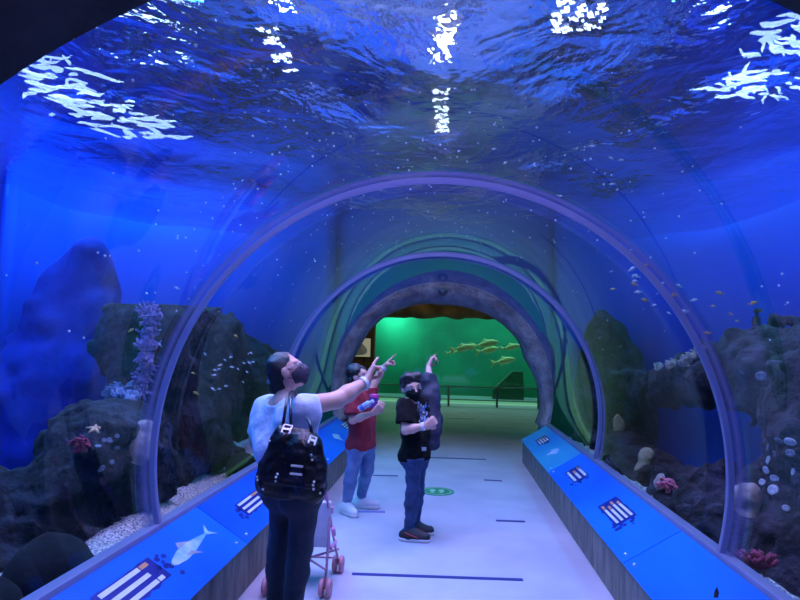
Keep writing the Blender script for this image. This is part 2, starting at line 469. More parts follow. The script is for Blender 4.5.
nt.links.new(tcv.outputs['Object'], sxv.inputs[0]); nt.links.new(sxv.outputs['X'], abv.inputs[0]); nt.links.new(abv.outputs[0], mrv.inputs['Value']); nt.links.new(mrv.outputs[0], mxv.inputs['Factor'])
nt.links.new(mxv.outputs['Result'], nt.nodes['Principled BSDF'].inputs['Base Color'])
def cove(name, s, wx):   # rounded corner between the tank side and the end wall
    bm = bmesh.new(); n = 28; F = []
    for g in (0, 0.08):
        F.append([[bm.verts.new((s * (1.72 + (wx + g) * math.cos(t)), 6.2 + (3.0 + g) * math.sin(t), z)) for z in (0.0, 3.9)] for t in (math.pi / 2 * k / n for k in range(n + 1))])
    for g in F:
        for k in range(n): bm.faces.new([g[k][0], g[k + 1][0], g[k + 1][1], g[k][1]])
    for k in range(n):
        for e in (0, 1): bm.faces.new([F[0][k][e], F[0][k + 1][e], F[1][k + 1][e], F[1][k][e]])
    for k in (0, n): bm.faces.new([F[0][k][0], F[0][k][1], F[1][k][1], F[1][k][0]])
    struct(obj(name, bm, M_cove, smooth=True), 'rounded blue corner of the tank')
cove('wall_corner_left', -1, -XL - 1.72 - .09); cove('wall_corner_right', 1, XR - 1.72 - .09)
for s, nm in ((-1, 'trim_5'), (1, 'trim_6')):
    bm = bmesh.new(); nx, ny = 60, 110
    x0, x1 = (XL + .02, -1.67) if s < 0 else (1.67, XR - .02)
    g = [[bm.verts.new((x0 + (x1 - x0) * i / nx, 1.14 + 8.1 * j / ny, 0.36 + 0.05 * math.sin(i * .5 + j * .17) + 0.03 * random.random() - (0.02 if s < 0 else 0.16) * abs(x0 + (x1 - x0) * i / nx - (0 if s < 0 else 1.6)))) for j in range(ny + 1)] for i in range(nx + 1)]
    for i in range(nx):
        for j in range(ny): bm.faces.new([g[i][j], g[i + 1][j], g[i + 1][j + 1], g[i][j + 1]])
    o = obj('gravel', bm, M_gravel, smooth=True)
    tag(o, 'pale gravel bed of the %s' % ('tank beside the dark boulders' if s < 0 else 'tank below the rock arch'), 'gravel', kind='stuff')
struct(obj('ceiling', box(bmesh.new(), (XL - 0.2, -1, 5.6), (XR + 0.2, 9.6, 5.8)), M_hallceil), 'dark hall ceiling above the tank water')
# water surface
bm = bmesh.new(); nx, ny = 120, 120
g = [[None] * (ny + 1) for _ in range(nx + 1)]
for i in range(nx + 1):
    for j in range(ny + 1):
        x = XL + (XR - XL) * i / nx; y = 1.1 + 8.2 * j / ny
        z = ZS + 0.02 * math.sin(2.3 * x + 1.1 * y) + 0.018 * math.sin(-1.7 * x + 2.9 * y + 1) + 0.012 * math.sin(5.1 * x + 3.2 * y) + 0.01 * math.sin(4.3 * y - 3.7 * x + 2)
        g[i][j] = bm.verts.new((x, y, z))
for i in range(nx):
    for j in range(ny): bm.faces.new([g[i][j], g[i + 1][j], g[i + 1][j + 1], g[i][j + 1]])
struct(obj('water_surface', bm, water_surface_mat(), smooth=True), 'rippled underside of the tank water above the tunnel')

# ------------------------------------------------------------------ far hall
M_woodw = mat('brown timber wall', srgb(84, 62, 38), srgb(120, 92, 58), rough=0.7, scale=3, stretch=(4, 4, 0.4), bump=0.2)
M_green = mat('green tank paint', srgb(16, 120, 92), srgb(24, 150, 112), rough=0.8, scale=0.7)
M_gdark = mat('dark green ramp', srgb(30, 88, 62), srgb(44, 104, 72), rough=0.9)
M_pane = thin_glass('window pane', (0.9, 1, 0.95, 1), f0=0.04)
M_railg = thin_glass('rail glass', (0.75, 0.9, 0.85, 1), f0=0.06)
M_steel = mat('brushed steel', srgb(130, 150, 145), rough=0.35, metal=0.9)
WX0, WX1, WZ0, WZ1, WY = -2.14, 5.2, 0.1, 2.52, 18.0
struct(obj('wall_far', box(box(box(bmesh.new(), (-7, WY, 0), (WX0, WY + 0.3, 4.2)), (WX1, WY, 0), (8, WY + 0.3, 4.2)), (WX0, WY, 0), (WX1, WY + 0.3, WZ0)), M_woodw), 'brown wall around the big green tank window')
struct(obj('wall_side', box(box(bmesh.new(), (-7.2, 9.56, 0), (-7, WY + 0.3, 4.2)), (8, 9.56, 0), (8.2, WY + 0.3, 4.2)), M_hall))
struct(obj('ceiling_far', box(bmesh.new(), (-7.2, 9.56, 4.2), (8.2, WY + 0.3, 4.4)), M_hall))
struct(obj('window_4', box(bmesh.new(), (WX0, WY + 0.12, WZ0), (WX1, WY + 0.16, WZ1 + 0.4)), M_pane), 'wide window of the green tank at the far end')
# green tank behind
bm = bmesh.new()
box(bm, (WX0 - 1.2, WY + 4.2, -0.4), (WX1 + 1.2, WY + 4.4, 4)); box(bm, (WX0 - 1.4, WY + 0.3, -0.4), (WX0 - 1.2, WY + 4.4, 4)); box(bm, (WX1 + 1.2, WY + 0.3, -0.4), (WX1 + 1.4, WY + 4.4, 4))
box(bm, (WX0 - 1.4, WY + 0.3, -0.6), (WX1 + 1.4, WY + 4.4, -0.4)); box(bm, (WX0 - 1.4, WY + 0.3, 4), (WX1 + 1.4, WY + 4.4, 4.2))
struct(obj('wall_tank', bm, M_green), 'green painted shell of the far tank')
# cavern rock lintel over the window
pr = []
for i in range(16):
    x = -2.9 + i * 0.36
    pr.append(ell((x, WY - 0.35, 3.33 + 0.01 * math.sin(i * 1.9)), (0.5, 0.4, 0.8 + 0.015 * math.sin(i * 2.3)), k=0.2))
o = blob('trim_7', pr, 0.05, M_brown, pad=0.1, noise=[(0.05, 2.2, 1), (0.04, 5, 2)])
struct(o, 'brown rock overhang above the green window')
# rail before the window
rail = empty('guard_rail', (1.5, WY - 0.9, 0), 'low glass guard rail with steel posts before the green window', 'railing')
obj('top_rail', tube(bmesh.new(), [(-3.5, 0, 0.55), (3.4, 0, 0.55)], 0.022), M_steel, rail)
obj('glass_panel', box(bmesh.new(), (-3.5, -0.012, 0.1), (3.4, 0.012, 0.52)), M_railg, rail)
for x in (-3.45, -1.35, 0.02, 1.18, 1.36, 2.6):
    obj('post', box(bmesh.new(), (x - 0.03, -0.035, 0), (x + 0.03, 0.035, 0.56)), M_steel, rail)
M_led = emitter('green floor lamp strip', srgb(150, 235, 190), 0.6)
tag(obj('light_strip', box(bmesh.new(), (WX0 + 0.05, WY - 0.07, 0.0), (WX1, WY - 0.005, 0.09)), M_led), 'bright green light strip at the foot of the far window', 'light strip')
# lit display case on the brown wall
dc = empty('display_case', P(358, 349, WY - 0.02), 'small lit wall display holding a pale rock scene', 'display case')
obj('case_frame', box(bmesh.new(), (-0.45, -0.06, -0.26), (0.42, 0.0, 0.36)), mat('dark case', srgb(60, 44, 28)), dc)
obj('lit_screen', box(bmesh.new(), (-0.42, -0.075, -0.23), (0.39, -0.061, 0.33)), emitter('case lamp', srgb(180, 178, 150), 0.55), dc)
o = blob('pale_rock', [ell((0.1, -0.12, -0.02), (0.22, 0.06, 0.16), k=0.05), ell((-0.12, -0.12, -0.1), (0.2, 0.05, 0.1), k=0.05)], 0.02, mat('pale rock', srgb(215, 218, 210), srgb(240, 240, 235), scale=7), dc, noise=[(0.03, 8, 4)])
# angular white wall lamp
wl = empty('wall_lamp', P(343, 380, WY - 0.02), 'thin white L-shaped wall lamp left of the display', 'lamp')
obj('lamp_tube', box(box(bmesh.new(), (-0.02, -0.05, -0.1), (0.03, 0, 0.75)), (-0.28, -0.05, -0.15), (0.03, 0, -0.1)), emitter('white tube', srgb(235, 220, 190), 1.2), wl)
# ramp shape in the green tank
bm = bmesh.new(); MM = Matrix.Translation((0, WY + 2.4, 0)) @ Matrix.Rotation(R_(90), 4, 'X')
q = [P(*c, WY + 2.4) for c in ((492, 389), (511, 371), (521, 371), (522, 391))]
prism(bm, [(v[0], v[2]) for v in q] + [(q[3][0], -0.4), (q[0][0], -0.4)], 0.5, MM)
tag(obj('rock_ramp', bm, M_gdark), 'dim slanted rock on the bed of the green tank', 'rock')

# small dome fixture at the crown of the arch
df = empty('dome_light', (-0.0, YF - 0.02, TZ + 1.5), 'small dark round fixture at the crown of the stone arch', 'light fixture')
Mx = Matrix.Rotation(R_(90), 4, 'X')
obj('housing', lathe(bmesh.new(), [(0.07, 0), (0.07, 0.02), (0.06, 0.035), (0.04, 0.045)], 20, Mx), mat('black housing', srgb(50, 50, 66), rough=0.4), df)
obj('lens', lathe(bmesh.new(), [(0.028, 0.044), (0.022, 0.056), (0.008, 0.06)], 14, Mx), mat('grey lens', srgb(120, 120, 150), rough=0.2), df)

# ------------------------------------------------------------------ lamps
def area(name, loc, rot, sx, sy, col, power, spread=None):
    l = bpy.data.lights.new(name, 'AREA'); l.shape = 'RECTANGLE'; l.size = sx; l.size_y = sy; l.color = col; l.energy = power
    if spread: l.spread = R_(spread)
    o = bpy.data.objects.new(name, l); COL.objects.link(o); o.location = loc; o.rotation_euler = tuple(R_(a) for a in rot)
    return o
area('overhead_light', (-0.2, 3.6, 5.4), (0, 0, 0), 3.2, 4.6, (0.56, 0.43, 1.0), 880, 100)
area('added_ceiling_fill', (-0.5, 5.0, 4.75), (180, 0, 0), 5, 6, (0.50, 0.60, 1.0), 480)  # added fill with no fixture, lifts the dark ceiling above the water
area('added_arch_fill', (0.0, 5.6, 5.2), (42, 0, 0), 0.8, 0.8, (1.0, 0.72, 0.66), 85, 70)  # added warm fill with no fixture, takes the blue off the stone arch
area('entrance_light', (0.2, -2.6, 3.3), (48, 0, 0), 2.6, 1.2, (0.84, 0.74, 1.0), 26)
area('wall_wash_light', (XL + 1.2, 4.5, 5.2), (0, -28, 0), 0.8, 8, (0.02, 0.42, 1.0), 2100)
area('wall_wash_light', (XR - 0.7, 4.5, 5.2), (0, 22, 0), 0.6, 8, (0.06, 0.48, 1.0), 840)
area('green_tank_light', (1.5, WY + 2.0, 3.9), (0, 0, 0), 7, 2.5, (0.35, 0.85, 0.80), 210)
area('green_tank_light', (WX0 + 0.2, WY + 3.4, 3.0), (60, 0, 0), 0.7, 0.7, (0.3, 1.0, 0.85), 36)
area('hall_light', (-0.5, 14.6, 4.1), (40, 0, 0), 3, 1, (1.0, 0.82, 0.55), 26)
# lamps hanging over the water: housing with lit pieces shaped as ripple glints
M_glint = emitter('glint emission', (0.75, 0.88, 1, 1), 38)
M_lamph = mat('lamp housing', srgb(40, 42, 50))
def pendant(loc, sx, sy, label, m=M_glint):
    e = empty('tank_lamp', loc, label, 'lamp', 'lamps over the tank water')
    obj('housing', box(bmesh.new(), (-sx - .03, -sy - .03, 0.0), (sx + .03, sy + .03, 0.12)), M_lamph, e)
    obj('hanging_rod', tube(bmesh.new(), [(0, 0, .11), (0, 0, 5.6 - loc[2])], .01, 6), M_lamph, e)
    bm = bmesh.new(); rl = random.Random(int(sx * 1000 + sy * 77))
    for i in range(int(sx * sy * 1100)):
        x, y, a, b = rl.uniform(-sx, sx) * .9, rl.uniform(-sy, sy) * .95, rl.uniform(.01, .03), rl.uniform(.012, .05)
        tube(bm, [(x - a, y - b * .4, -.012), (x - a * .3, y + b * .3, -.014), (x + a * .4, y - b * .2, -.013), (x + a, y + b * .5, -.012)], [.003, .011, .012, .004], 6)
    obj('lamp_glints', bm, m, e)
pendant((-0.03, 6.3, 4.2), 0.085, 0.62, 'lamp with modelled glitter seen through the water high in the middle')
pendant((-1.45, 4.9, 4.2), 0.09, 0.42, 'lamp with modelled glitter seen through the water at upper left')
pendant((1.05, 4.35, 4.2), 0.22, 0.34, 'lamp with modelled glitter seen through the water at upper right of middle')
M_panel_glint = emitter('panel glint emission', (0.5, 0.75, 1, 1), 22)
def glint_panel_lamp(loc, L_, label):
    e = empty('panel_lamp', loc, label, 'lamp', 'panel lamps along the tank walls')
    hb = bmesh.new()
    for xx in (-.25, 0, .25): box(hb, (xx - .012, -L_, .0), (xx + .012, L_, .03))
    for yy in (-L_, -L_ * .7, 0, L_ * .7, L_): box(hb, (-.3, yy - .012, .005), (.3, yy + .012, .025))
    obj('lamp_frame', hb, M_lamph, e)
    for yy in (-L_ * .7, L_ * .7): obj('hanging_rod', tube(bmesh.new(), [(0, yy, .09), (0, yy, 5.6 - loc[2])], .01, 6), M_lamph, e)
    bm = bmesh.new(); rl = random.Random(int(L_ * 50 + loc[0] * 9))
    for i in range(125):   # water glints modelled as bent glowing pieces under the frame
        x, y, an, l = rl.gauss(0, .27), rl.uniform(-L_, L_) * .98, rl.gauss(0.3, .5), rl.uniform(.015, .09)
        pts = []
        for q in range(6):
            pts.append((x + math.cos(an) * l * (q - 2.5) * .8, y + math.sin(an) * l * (q - 2.5) * .8 + l * .35 * math.sin(q * 1.4 + i), -.02 - .002 * (i % 3)))
        rr = rl.uniform(.008, .02); tube(bm, pts, [rr * .3, rr, rr * 1.2, rr, rr * .8, rr * .3], 6)
    obj('lamp_glints', bm, M_panel_glint, e)
glint_panel_lamp((-3.5, 4.9, 4.0), 1.6, 'panel lamp with modelled water glints over the left tank')
glint_panel_lamp((2.75, 4.0, 4.0), 1.6, 'panel lamp with modelled water glints over the right tank')
w = bpy.data.worlds.new('world'); SC.world = w; w.use_nodes = True
w.node_tree.nodes['Background'].inputs['Color'].default_value = (0.02, 0.04, 0.12, 1); w.node_tree.nodes['Background'].inputs['Strength'].default_value = 0.3
SC.view_settings.view_transform = 'Standard'; SC.view_settings.look = 'None'; SC.view_settings.gamma = 1; SC.view_settings.exposure = 0.0
SC.cycles.transparent_max_bounces = 24; SC.cycles.max_bounces = 10; SC.cycles.glossy_bounces = 5
SC.cycles.sample_clamp_indirect = 3.0; SC.cycles.caustics_refractive = False; SC.cycles.caustics_reflective = False

# ------------------------------------------------------------------ reef rocks
lr = [ell((-2.55, 5.25, 1.0), (0.36, 0.55, 1.0), k=0.15), ell((-2.6, 5.8, 1.05), (0.4, 0.6, 1.0), k=0.2), ell((-2.6, 6.35, 1.05), (0.4, 0.5, 1.0), k=0.2),
      cap((-2.55, 5.1, 1.6), (-2.6, 6.4, 1.68), 0.33, 0.36, k=0.15), cap((-2.66, 4.9, 0.4), (-2.68, 6.4, 0.4), 0.4, 0.4, k=0.2),
      ell((-2.5, 4.4, 0.62), (0.4, 0.5, 0.56), k=0.12), ell((-2.45, 3.95, 0.6), (0.32, 0.45, 0.56), k=0.12), cap((-2.6, 3.6, .3), (-2.6, 4.8, .3), .28, .34, k=.15), ell((-2.95, 3.5, 0.45), (0.4, 0.45, 0.42), k=0.15), ell((-2.75, 3.0, 0.25), (0.45, 0.6, 0.32), k=0.15),
      cap((-2.7, 6.3, 1.25), (-2.55, 8.2, 1.3), 0.2, 0.22, k=0.2), ell((-2.8, 8.4, 0.8), (0.5, 0.5, 0.9), k=0.2)]
o = blob('reef_rock', lr, 0.025, M_rock, pad=0.12, cuts=[((0, 5, 1.93), (0.0, -0.04, 1)), lambda G: np.minimum(G[..., 2] - 1.19, 4.72 - G[..., 1] - .05 * np.sin(G[..., 0] * 9))], noise=[(0.16, 2.0, 5), (0.1, 4.5, 6), (0.05, 10, 7), (0.022, 24, 16)])
tag(o, 'tall dark reef rock rising from the gravel left of the tunnel', 'rock'); LEFT = o
rr = [ell((2.95, 4.2, 1.1), (0.65, 0.78, 0.8), k=0.2), ell((2.75, 5.1, 1.5), (0.38, 0.55, 0.36), k=0.15), ell((3.0, 3.2, 1.0), (0.65, 0.8, 0.85), k=0.25), ell((3.0, 2.3, 0.9), (0.6, 0.7, 0.8), k=0.25),
      cap((2.75, 4.6, 1.52), (2.6, 6.0, 1.36), 0.3, 0.2, k=0.15), cap((2.6, 6.0, 1.36), (2.5, 7.4, 1.17), 0.2, 0.17, k=0.15), cap((2.5, 7.4, 1.17), (2.4, 8.7, 1.28), 0.2, 0.2, k=0.15),
      cap((2.35, 8.5, 0.2), (2.4, 8.45, 1.2), 0.3, 0.18, k=0.12), ell((2.35, 5.05, .36), (.3, .35, .27), k=.08), cap((2.3, 8.6, 0.3), (2.2, 4.4, 0.25), 0.3, 0.34, k=0.15), cap((2.2, 4.4, 0.2), (2.5, 3.0, 0.2), 0.3, 0.3, k=0.15),
      ell((2.45, 5.4, 0.3), (0.36, 0.45, 0.38), k=0.1), ell((2.5, 7.5, 0.15), (0.36, 0.6, 0.3), k=0.1), ell((2.6, 4.75, 0.4), (0.4, 0.4, 0.35), k=0.15)]
o = blob('rock_arch', rr, 0.025, M_rockw, pad=0.12, noise=[(0.09, 2.3, 8), (0.08, 5, 9), (0.045, 11, 10), (0.02, 24, 15)])
tag(o, 'long reef rock with a blue arch hole right of the tunnel', 'rock'); RIGHT = o
o = blob('reef_rock', [ell((2.25, 8.5, 1.0), (0.4, 0.3, 1.25), k=0.2), ell((2.65, 8.45, 0.7), (0.35, 0.25, 0.9), k=0.2)], 0.05, M_rockw, pad=0.12, noise=[(0.12, 2.3, 11), (0.06, 5, 12)])
tag(o, 'dim brown rock pillar beyond the arch hole rock', 'rock')
for (x, y, z), r, lab in (((-1.93, 2.95, 0.39), (0.21, 0.24, 0.2), 'larger smooth black boulder on the gravel at lower left'), ((-1.97, 2.55, 0.4), (0.17, 0.17, 0.14), 'smaller black boulder at the near side of the larger one'),
                          ((-1.95, 5.85, 0.4), (0.14, 0.25, 0.12), 'dark mossy boulder on gravel behind the woman')):
    o = blob('boulder', [ell((0, 0, 0), r, k=0.05)], 0.02, M_black, loc=(x, y, z), noise=[(0.04, 4, 13), (0.01, 15, 14)])
    tag(o, lab, 'boulder')

# ================================================================== INFORMATION PANELS
def panel_frame(s):
    """origin at inner lower edge; axes: along Y, across (inner->outer), normal up"""
    a = np.array([s * 1.2, 0, 0.322]); b = np.array([s * 1.535, 0, 0.527])
    v = b - a; W = np.linalg.norm(v); v = v / W
    n = np.array([-s * v[2], 0, abs(v[0])])
    return a, v, n, W
M_pan = {}
def pan_mat(name, c1, c2):
    return mat(name, c1, c2, rough=0.35, scale=1.3, detail=3, lo=0.3, hi=0.7, stretch=(1, 0.5, 1))
M_azure = pan_mat('azure print', srgb(12, 92, 216), srgb(24, 122, 236))
M_azured = pan_mat('deeper azure print', srgb(10, 76, 202), srgb(20, 100, 226))
M_teal = pan_mat('turquoise print', srgb(24, 128, 205), srgb(60, 170, 212))
M_navy = mat('navy print', srgb(18, 30, 110), srgb(24, 38, 128), rough=0.4)
M_white = mat('white print', srgb(225, 230, 235), rough=0.4)
M_orange = mat('orange print', srgb(205, 150, 105), rough=0.4)
M_silver = mat('silver fish print', srgb(110, 180, 225), srgb(190, 215, 228), rough=0.4, scale=12)
M_gold = mat('grey fin print', srgb(165, 170, 178), rough=0.4)
M_screw = mat('steel screw', srgb(215, 220, 228), rough=0.3, metal=0.8)
def flat_poly(bm, s, pts, lift, mi=0, th=0.0015):
    """pts: (Y, v in metres across) -> thin raised print on the panel"""
    a, v, n, W = panel_frame(s)
    lo = [bm.verts.new(Vector(a + np.array([0, y, 0]) + v * q + n * lift)) for y, q in pts]
    hi = [bm.verts.new(Vector(a + np.array([0, y, 0]) + v * q + n * (lift + th))) for y, q in pts]
    k = len(pts); fs = [bm.faces.new(lo[::-1]), bm.faces.new(hi)]
    for i in range(k): fs.append(bm.faces.new([lo[i], lo[(i + 1) % k], hi[(i + 1) % k], hi[i]]))
    for f in fs: f.material_index = mi
def panel(s, y0, y1, m, label):
    a, v, n, W = panel_frame(s)
    root = empty('info_panel', Vector(a + np.array([0, (y0 + y1) / 2, 0])), label, 'information panel', 'blue panels along the tunnel ledges')
    off = -np.array(root.location)
    bm = bmesh.new(); flat_poly(bm, s, [(y0 + .004, -0.02), (y1 - .004, -0.02), (y1 - .004, W - .003), (y0 + .004, W - .003)], 0.0, th=0.012)
    bmesh.ops.translate(bm, verts=bm.verts, vec=Vector(off)); obj('board', bm, m, root)
    for y in (y0 + 0.09, y1 - 0.09):
        bm = bmesh.new()
        c = a + np.array([0, y, 0]) + v * 0.03 + n * 0.012
        ball(bm, c + off, 0.011, u=8, v=6); obj('screw', bm, M_screw, root, smooth=True)
    root['s'] = s
    return root
def on_panel(x, y, s):
    a, v, n, W = panel_frame(s)
    p = onto(x, y, a, n); return float(p[1]), float((p - a) @ v)
LIFT = 0.0125
def text_block(root, s, yc, vc, L=0.42, Wd=0.13, flip=1, rows=3, hl=0.55):
    """navy block with a ragged splash edge and rows of printed lines; rows run along the ledge"""
    off = Vector(-np.array(root.location)); rn = random.Random(int(yc * 100))
    bm = bmesh.new()
    top = [(yc - L / 2 + L * i / 10, vc + Wd / 2 + rn.uniform(0, 0.008)) for i in range(11)]
    bot = [(yc + L / 2 - L * i / 10, vc - Wd / 2 - rn.uniform(0, 0.02) * (i % 2)) for i in range(11)]
    flat_poly(bm, s, top + bot, LIFT)
    e = yc + flip * L / 2
    for i in range(9):
        cy, cv, r = e + flip * rn.uniform(-.02, 0.10), vc + rn.uniform(-Wd * .7, Wd * .4), rn.uniform(0.008, 0.02)
        flat_poly(bm, s, [(cy + r * math.cos(k) * 1.3, cv + r * math.sin(k)) for k in (0, .9, 1.8, 2.7, 3.6, 4.5, 5.4)], LIFT)
    bmesh.ops.translate(bm, verts=bm.verts, vec=off); t = obj('text_block', bm, M_navy, root)
    bm = bmesh.new()
    for r in range(rows):
        v0 = vc - Wd * 0.36 + Wd * 0.72 * r / max(1, rows - 1); w = Wd * 0.25 / rows
        y = yc - L * 0.43; end = yc + L * (0.40 if r % 2 == 0 else 0.28)
        while y < end:
            l = min(L * rn.uniform(0.42, 0.72), end - y)
            if end - y - l < 0.05: l = end - y
            flat_poly(bm, s, [(y, v0 - w), (y + l, v0 - w), (y + l, v0 + w), (y, v0 + w)], LIFT + 0.002, mi=1 if (y > yc - L * .3 and rn.random() < .9) else 0)
            y += l + 0.012
    bmesh.ops.translate(bm, verts=bm.verts, vec=off); obj('text_lines', bm, [M_white, M_orange], t)
def fish_print(root, s, head, tail, wid, belly=1):
    off = Vector(-np.array(root.location)); h = np.array(head); t = np.array(tail); ax = t - h; L = np.linalg.norm(ax); ax = ax / L; nn = np.array([-ax[1], ax[0]]) * belly
    pt = lambda u, w: tuple(h + ax * u * L + nn * w * wid)
    bm = bmesh.new()
    body = [(0, 0), (.08, .25), (.25, .48), (.45, .5), (.65, .3), (.85, .07), (.85, -.07), (.65, -.25), (.45, -.42), (.25, -.45), (.08, -.25)]
    flat_poly(bm, s, [pt(*q) for q in body], LIFT, 0)
    flat_poly(bm, s, [pt(*q) for q in ((.84, .06), (1.0, .62), (.93, 0), (1.02, -.6), (.84, -.06))], LIFT + .0005, 0)
    flat_poly(bm, s, [pt(*q) for q in ((.3, .46), (.36, .95), (.52, .46))], LIFT + .0005, 1)
    flat_poly(bm, s, [pt(*q) for q in ((.3, -.2), (.52, -.85), (.42, -.15))], LIFT + .0008, 1)
    bmesh.ops.translate(bm, verts=bm.verts, vec=off); return obj('fish_picture', bm, [M_silver, M_gold], root)
def ray_print(root, s, c, r):
    off = Vector(-np.array(root.location)); bm = bmesh.new()
    flat_poly(bm, s, [(c[0] + y * r, c[1] + v * r) for y, v in ((-1.1, .1), (-.3, .55), (.4, .5), (1.2, .0), (.5, -.1), (.2, -.65), (-.3, -.3))], LIFT, 0)
    bmesh.ops.translate(bm, verts=bm.verts, vec=off); return obj('fish_picture', bm, [M_silver], root)
YS = [1.14, 3.83, 6.52, 8.8]
LP = [panel(-1, YS[0], YS[1], M_azure, 'left ledge blue panel with the big silver tuna picture, nearest the viewer'),
      panel(-1, YS[1], YS[2], M_azured, 'left ledge blue panel beside the woman, without a fish picture in view'),
      panel(-1, YS[2], YS[3], M_azure, 'left ledge farthest blue panel with a small ray picture')]
RP = [panel(1, YS[0], YS[1], M_azure, 'right ledge nearest plain blue panel with a small black pointed mark'),
      panel(1, YS[1], YS[2], M_azure, 'right ledge middle blue panel with two navy text blocks'),
      panel(1, YS[2], YS[3], M_teal, 'right ledge farthest turquoise panel with ray picture and text block')]
y, v = on_panel(133, 588, -1); text_block(LP[0], -1, y, v, 0.5, 0.15, flip=1, rows=3)
fish_print(LP[0], -1, on_panel(170, 568, -1), on_panel(209, 531, -1), 0.085, belly=1)
y, v = on_panel(252, 503, -1); text_block(LP[1], -1, y, v, 0.5, 0.12, flip=-1)
ray_print(LP[2], -1, on_panel(337, 438, -1), 0.14)
y, v = on_panel(346, 426, -1); text_block(LP[2], -1, y, v, 0.5, 0.11)
y, v = on_panel(577, 475, 1); text_block(RP[1], 1, y, v, 0.45, 0.15, flip=-1)
y, v = on_panel(617, 512, 1); text_block(RP[1], 1, y, v, 0.52, 0.16, flip=-1, rows=4)
y, v = on_panel(543, 441, 1); text_block(RP[2], 1, y, v, 0.42, 0.15, flip=-1, rows=4)
ray_print(RP[2], 1, on_panel(554, 453, 1), 0.14)
bm = bmesh.new(); off = Vector(-np.array(RP[0].location))
flat_poly(bm, 1, [on_panel(*c, 1) for c in ((715, 600), (716, 594), (718.5, 589), (720.5, 595), (719.5, 600))], LIFT)
bmesh.ops.translate(bm, verts=bm.verts, vec=off); obj('printed_mark', bm, M_black, RP[0])

# floor tapes and the round floor sticker
M_tape = mat('navy floor tape', srgb(28, 38, 110), rough=0.6)
M_tapel = mat('lavender floor tape', srgb(128, 126, 190), rough=0.6)
def tape(p, q, w, label, m=None):
    a = Vector(PZ(*p, 0)); b = Vector(PZ(*q, 0)); d = (b - a).normalized(); n = Vector((-d.y, d.x, 0)) * w / 2; c = (a + b) / 2
    bm = bmesh.new(); vs = []
    for z in (0.0005, 0.003):
        vs.append([bm.verts.new(v + Vector((0, 0, z)) - c) for v in (a - n, b - n, b + n, a + n)])
    bm.faces.new(vs[0][::-1]); bm.faces.new(vs[1])
    for i in range(4): bm.faces.new([vs[0][i], vs[0][(i + 1) % 4], vs[1][(i + 1) % 4], vs[1][i]])
    tag(obj('floor_tape', bm, m or M_tape, loc=c), label, 'tape', 'tape lines across the tunnel floor')
tape((352, 574), (523, 580), 0.045, 'longest navy tape line across the floor nearest the viewer')
tape((496, 520.7), (525, 521.7), 0.05, 'short navy tape line on the floor right of the boy')
tape((484, 480), (502, 481), 0.05, 'shortest thin tape line on the right beyond the green sticker')
tape((398, 456.5), (486, 459.5), 0.06, 'long dark tape line across the floor behind the boy')
tape((373, 475.5), (398, 476), 0.05, 'thin grey tape line on the floor between the two boys')
tape((356.5, 511.5), (385, 512), 0.06, 'pale lavender tape line by the white sneakers', M_tapel)
tape((446, 418.5), (473, 419), 0.07, 'faint dark tape line on the far hall floor')
st = empty('floor_sticker', Vector(PZ(437, 491.5, 0)), 'round green sticker on the floor right of the boy', 'sticker')
obj('sticker_disc', lathe(bmesh.new(), [(0.195, 0.0005), (0.195, 0.004)], 40), mat('green vinyl', srgb(38, 128, 84), srgb(48, 144, 96), rough=0.5), st)
bm = bmesh.new()
for q in range(36):
    a0, a1 = 2 * math.pi * q / 36, 2 * math.pi * (q + 1) / 36
    pts = [(0.165 * math.cos(a0), 0.165 * math.sin(a0)), (0.165 * math.cos(a1), 0.165 * math.sin(a1)), (0.15 * math.cos(a1), 0.15 * math.sin(a1)), (0.15 * math.cos(a0), 0.15 * math.sin(a0))]
    prism(bm, pts, 0.0012, Matrix.Translation((0, 0, 0.0042)))
for sx in (-1, 1):   # two footprints in the ring
    for cy, r, e in ((0.03, 0.034, 1.7), (-0.055, 0.026, 1.2)):
        prism(bm, [(sx * 0.05 + r * math.cos(k * .5236), cy + e * r * math.sin(k * .5236)) for k in range(12)], 0.0012, Matrix.Translation((0, 0, 0.0042)))
obj('sticker_print', bm, mat('pale green print', srgb(150, 215, 170), rough=0.5), st)

# ================================================================== REEF LIFE
def bvh_of(o):
    me = o.data; M = o.matrix_basis
    return BVHTree.FromPolygons([M @ v.co for v in me.vertices], [tuple(p.vertices) for p in me.polygons])
BL, BR = bvh_of(LEFT), bvh_of(RIGHT)
def hit(B, x, y, dflt=None):
    d = Vector(ray(x, y)).normalized(); r = B.ray_cast(Vector(CAM), d)
    if r[0] is None: return (Vector(dflt), Vector((0, -1, 0))) if dflt is not None else None
    return r[0], r[1]
def face_mat(n): return n.to_track_quat('Z', 'Y').to_matrix().to_4x4()
M_star = mat('pale starfish', srgb(190, 160, 120), rough=0.8, bump=0.3)
h = hit(BL, 95, 430)
if h:
    bm = bmesh.new()
    ball(bm, (0, 0, 0.01), (0.03, 0.03, 0.02))
    for k in range(5):
        a = k * 1.2566 + .3; tube(bm, [(0, 0, .01), (.045 * math.cos(a), .045 * math.sin(a), .014), (.09 * math.cos(a), .09 * math.sin(a), .008)], [.024, .016, .005], 8)
    o = obj('starfish', bm, M_star, smooth=True); o.matrix_world = Matrix.Translation(h[0]) @ face_mat(h[1]) @ Matrix.Scale(.68, 4)
    tag(o, 'pale five-armed starfish clinging to the left rock', 'starfish')
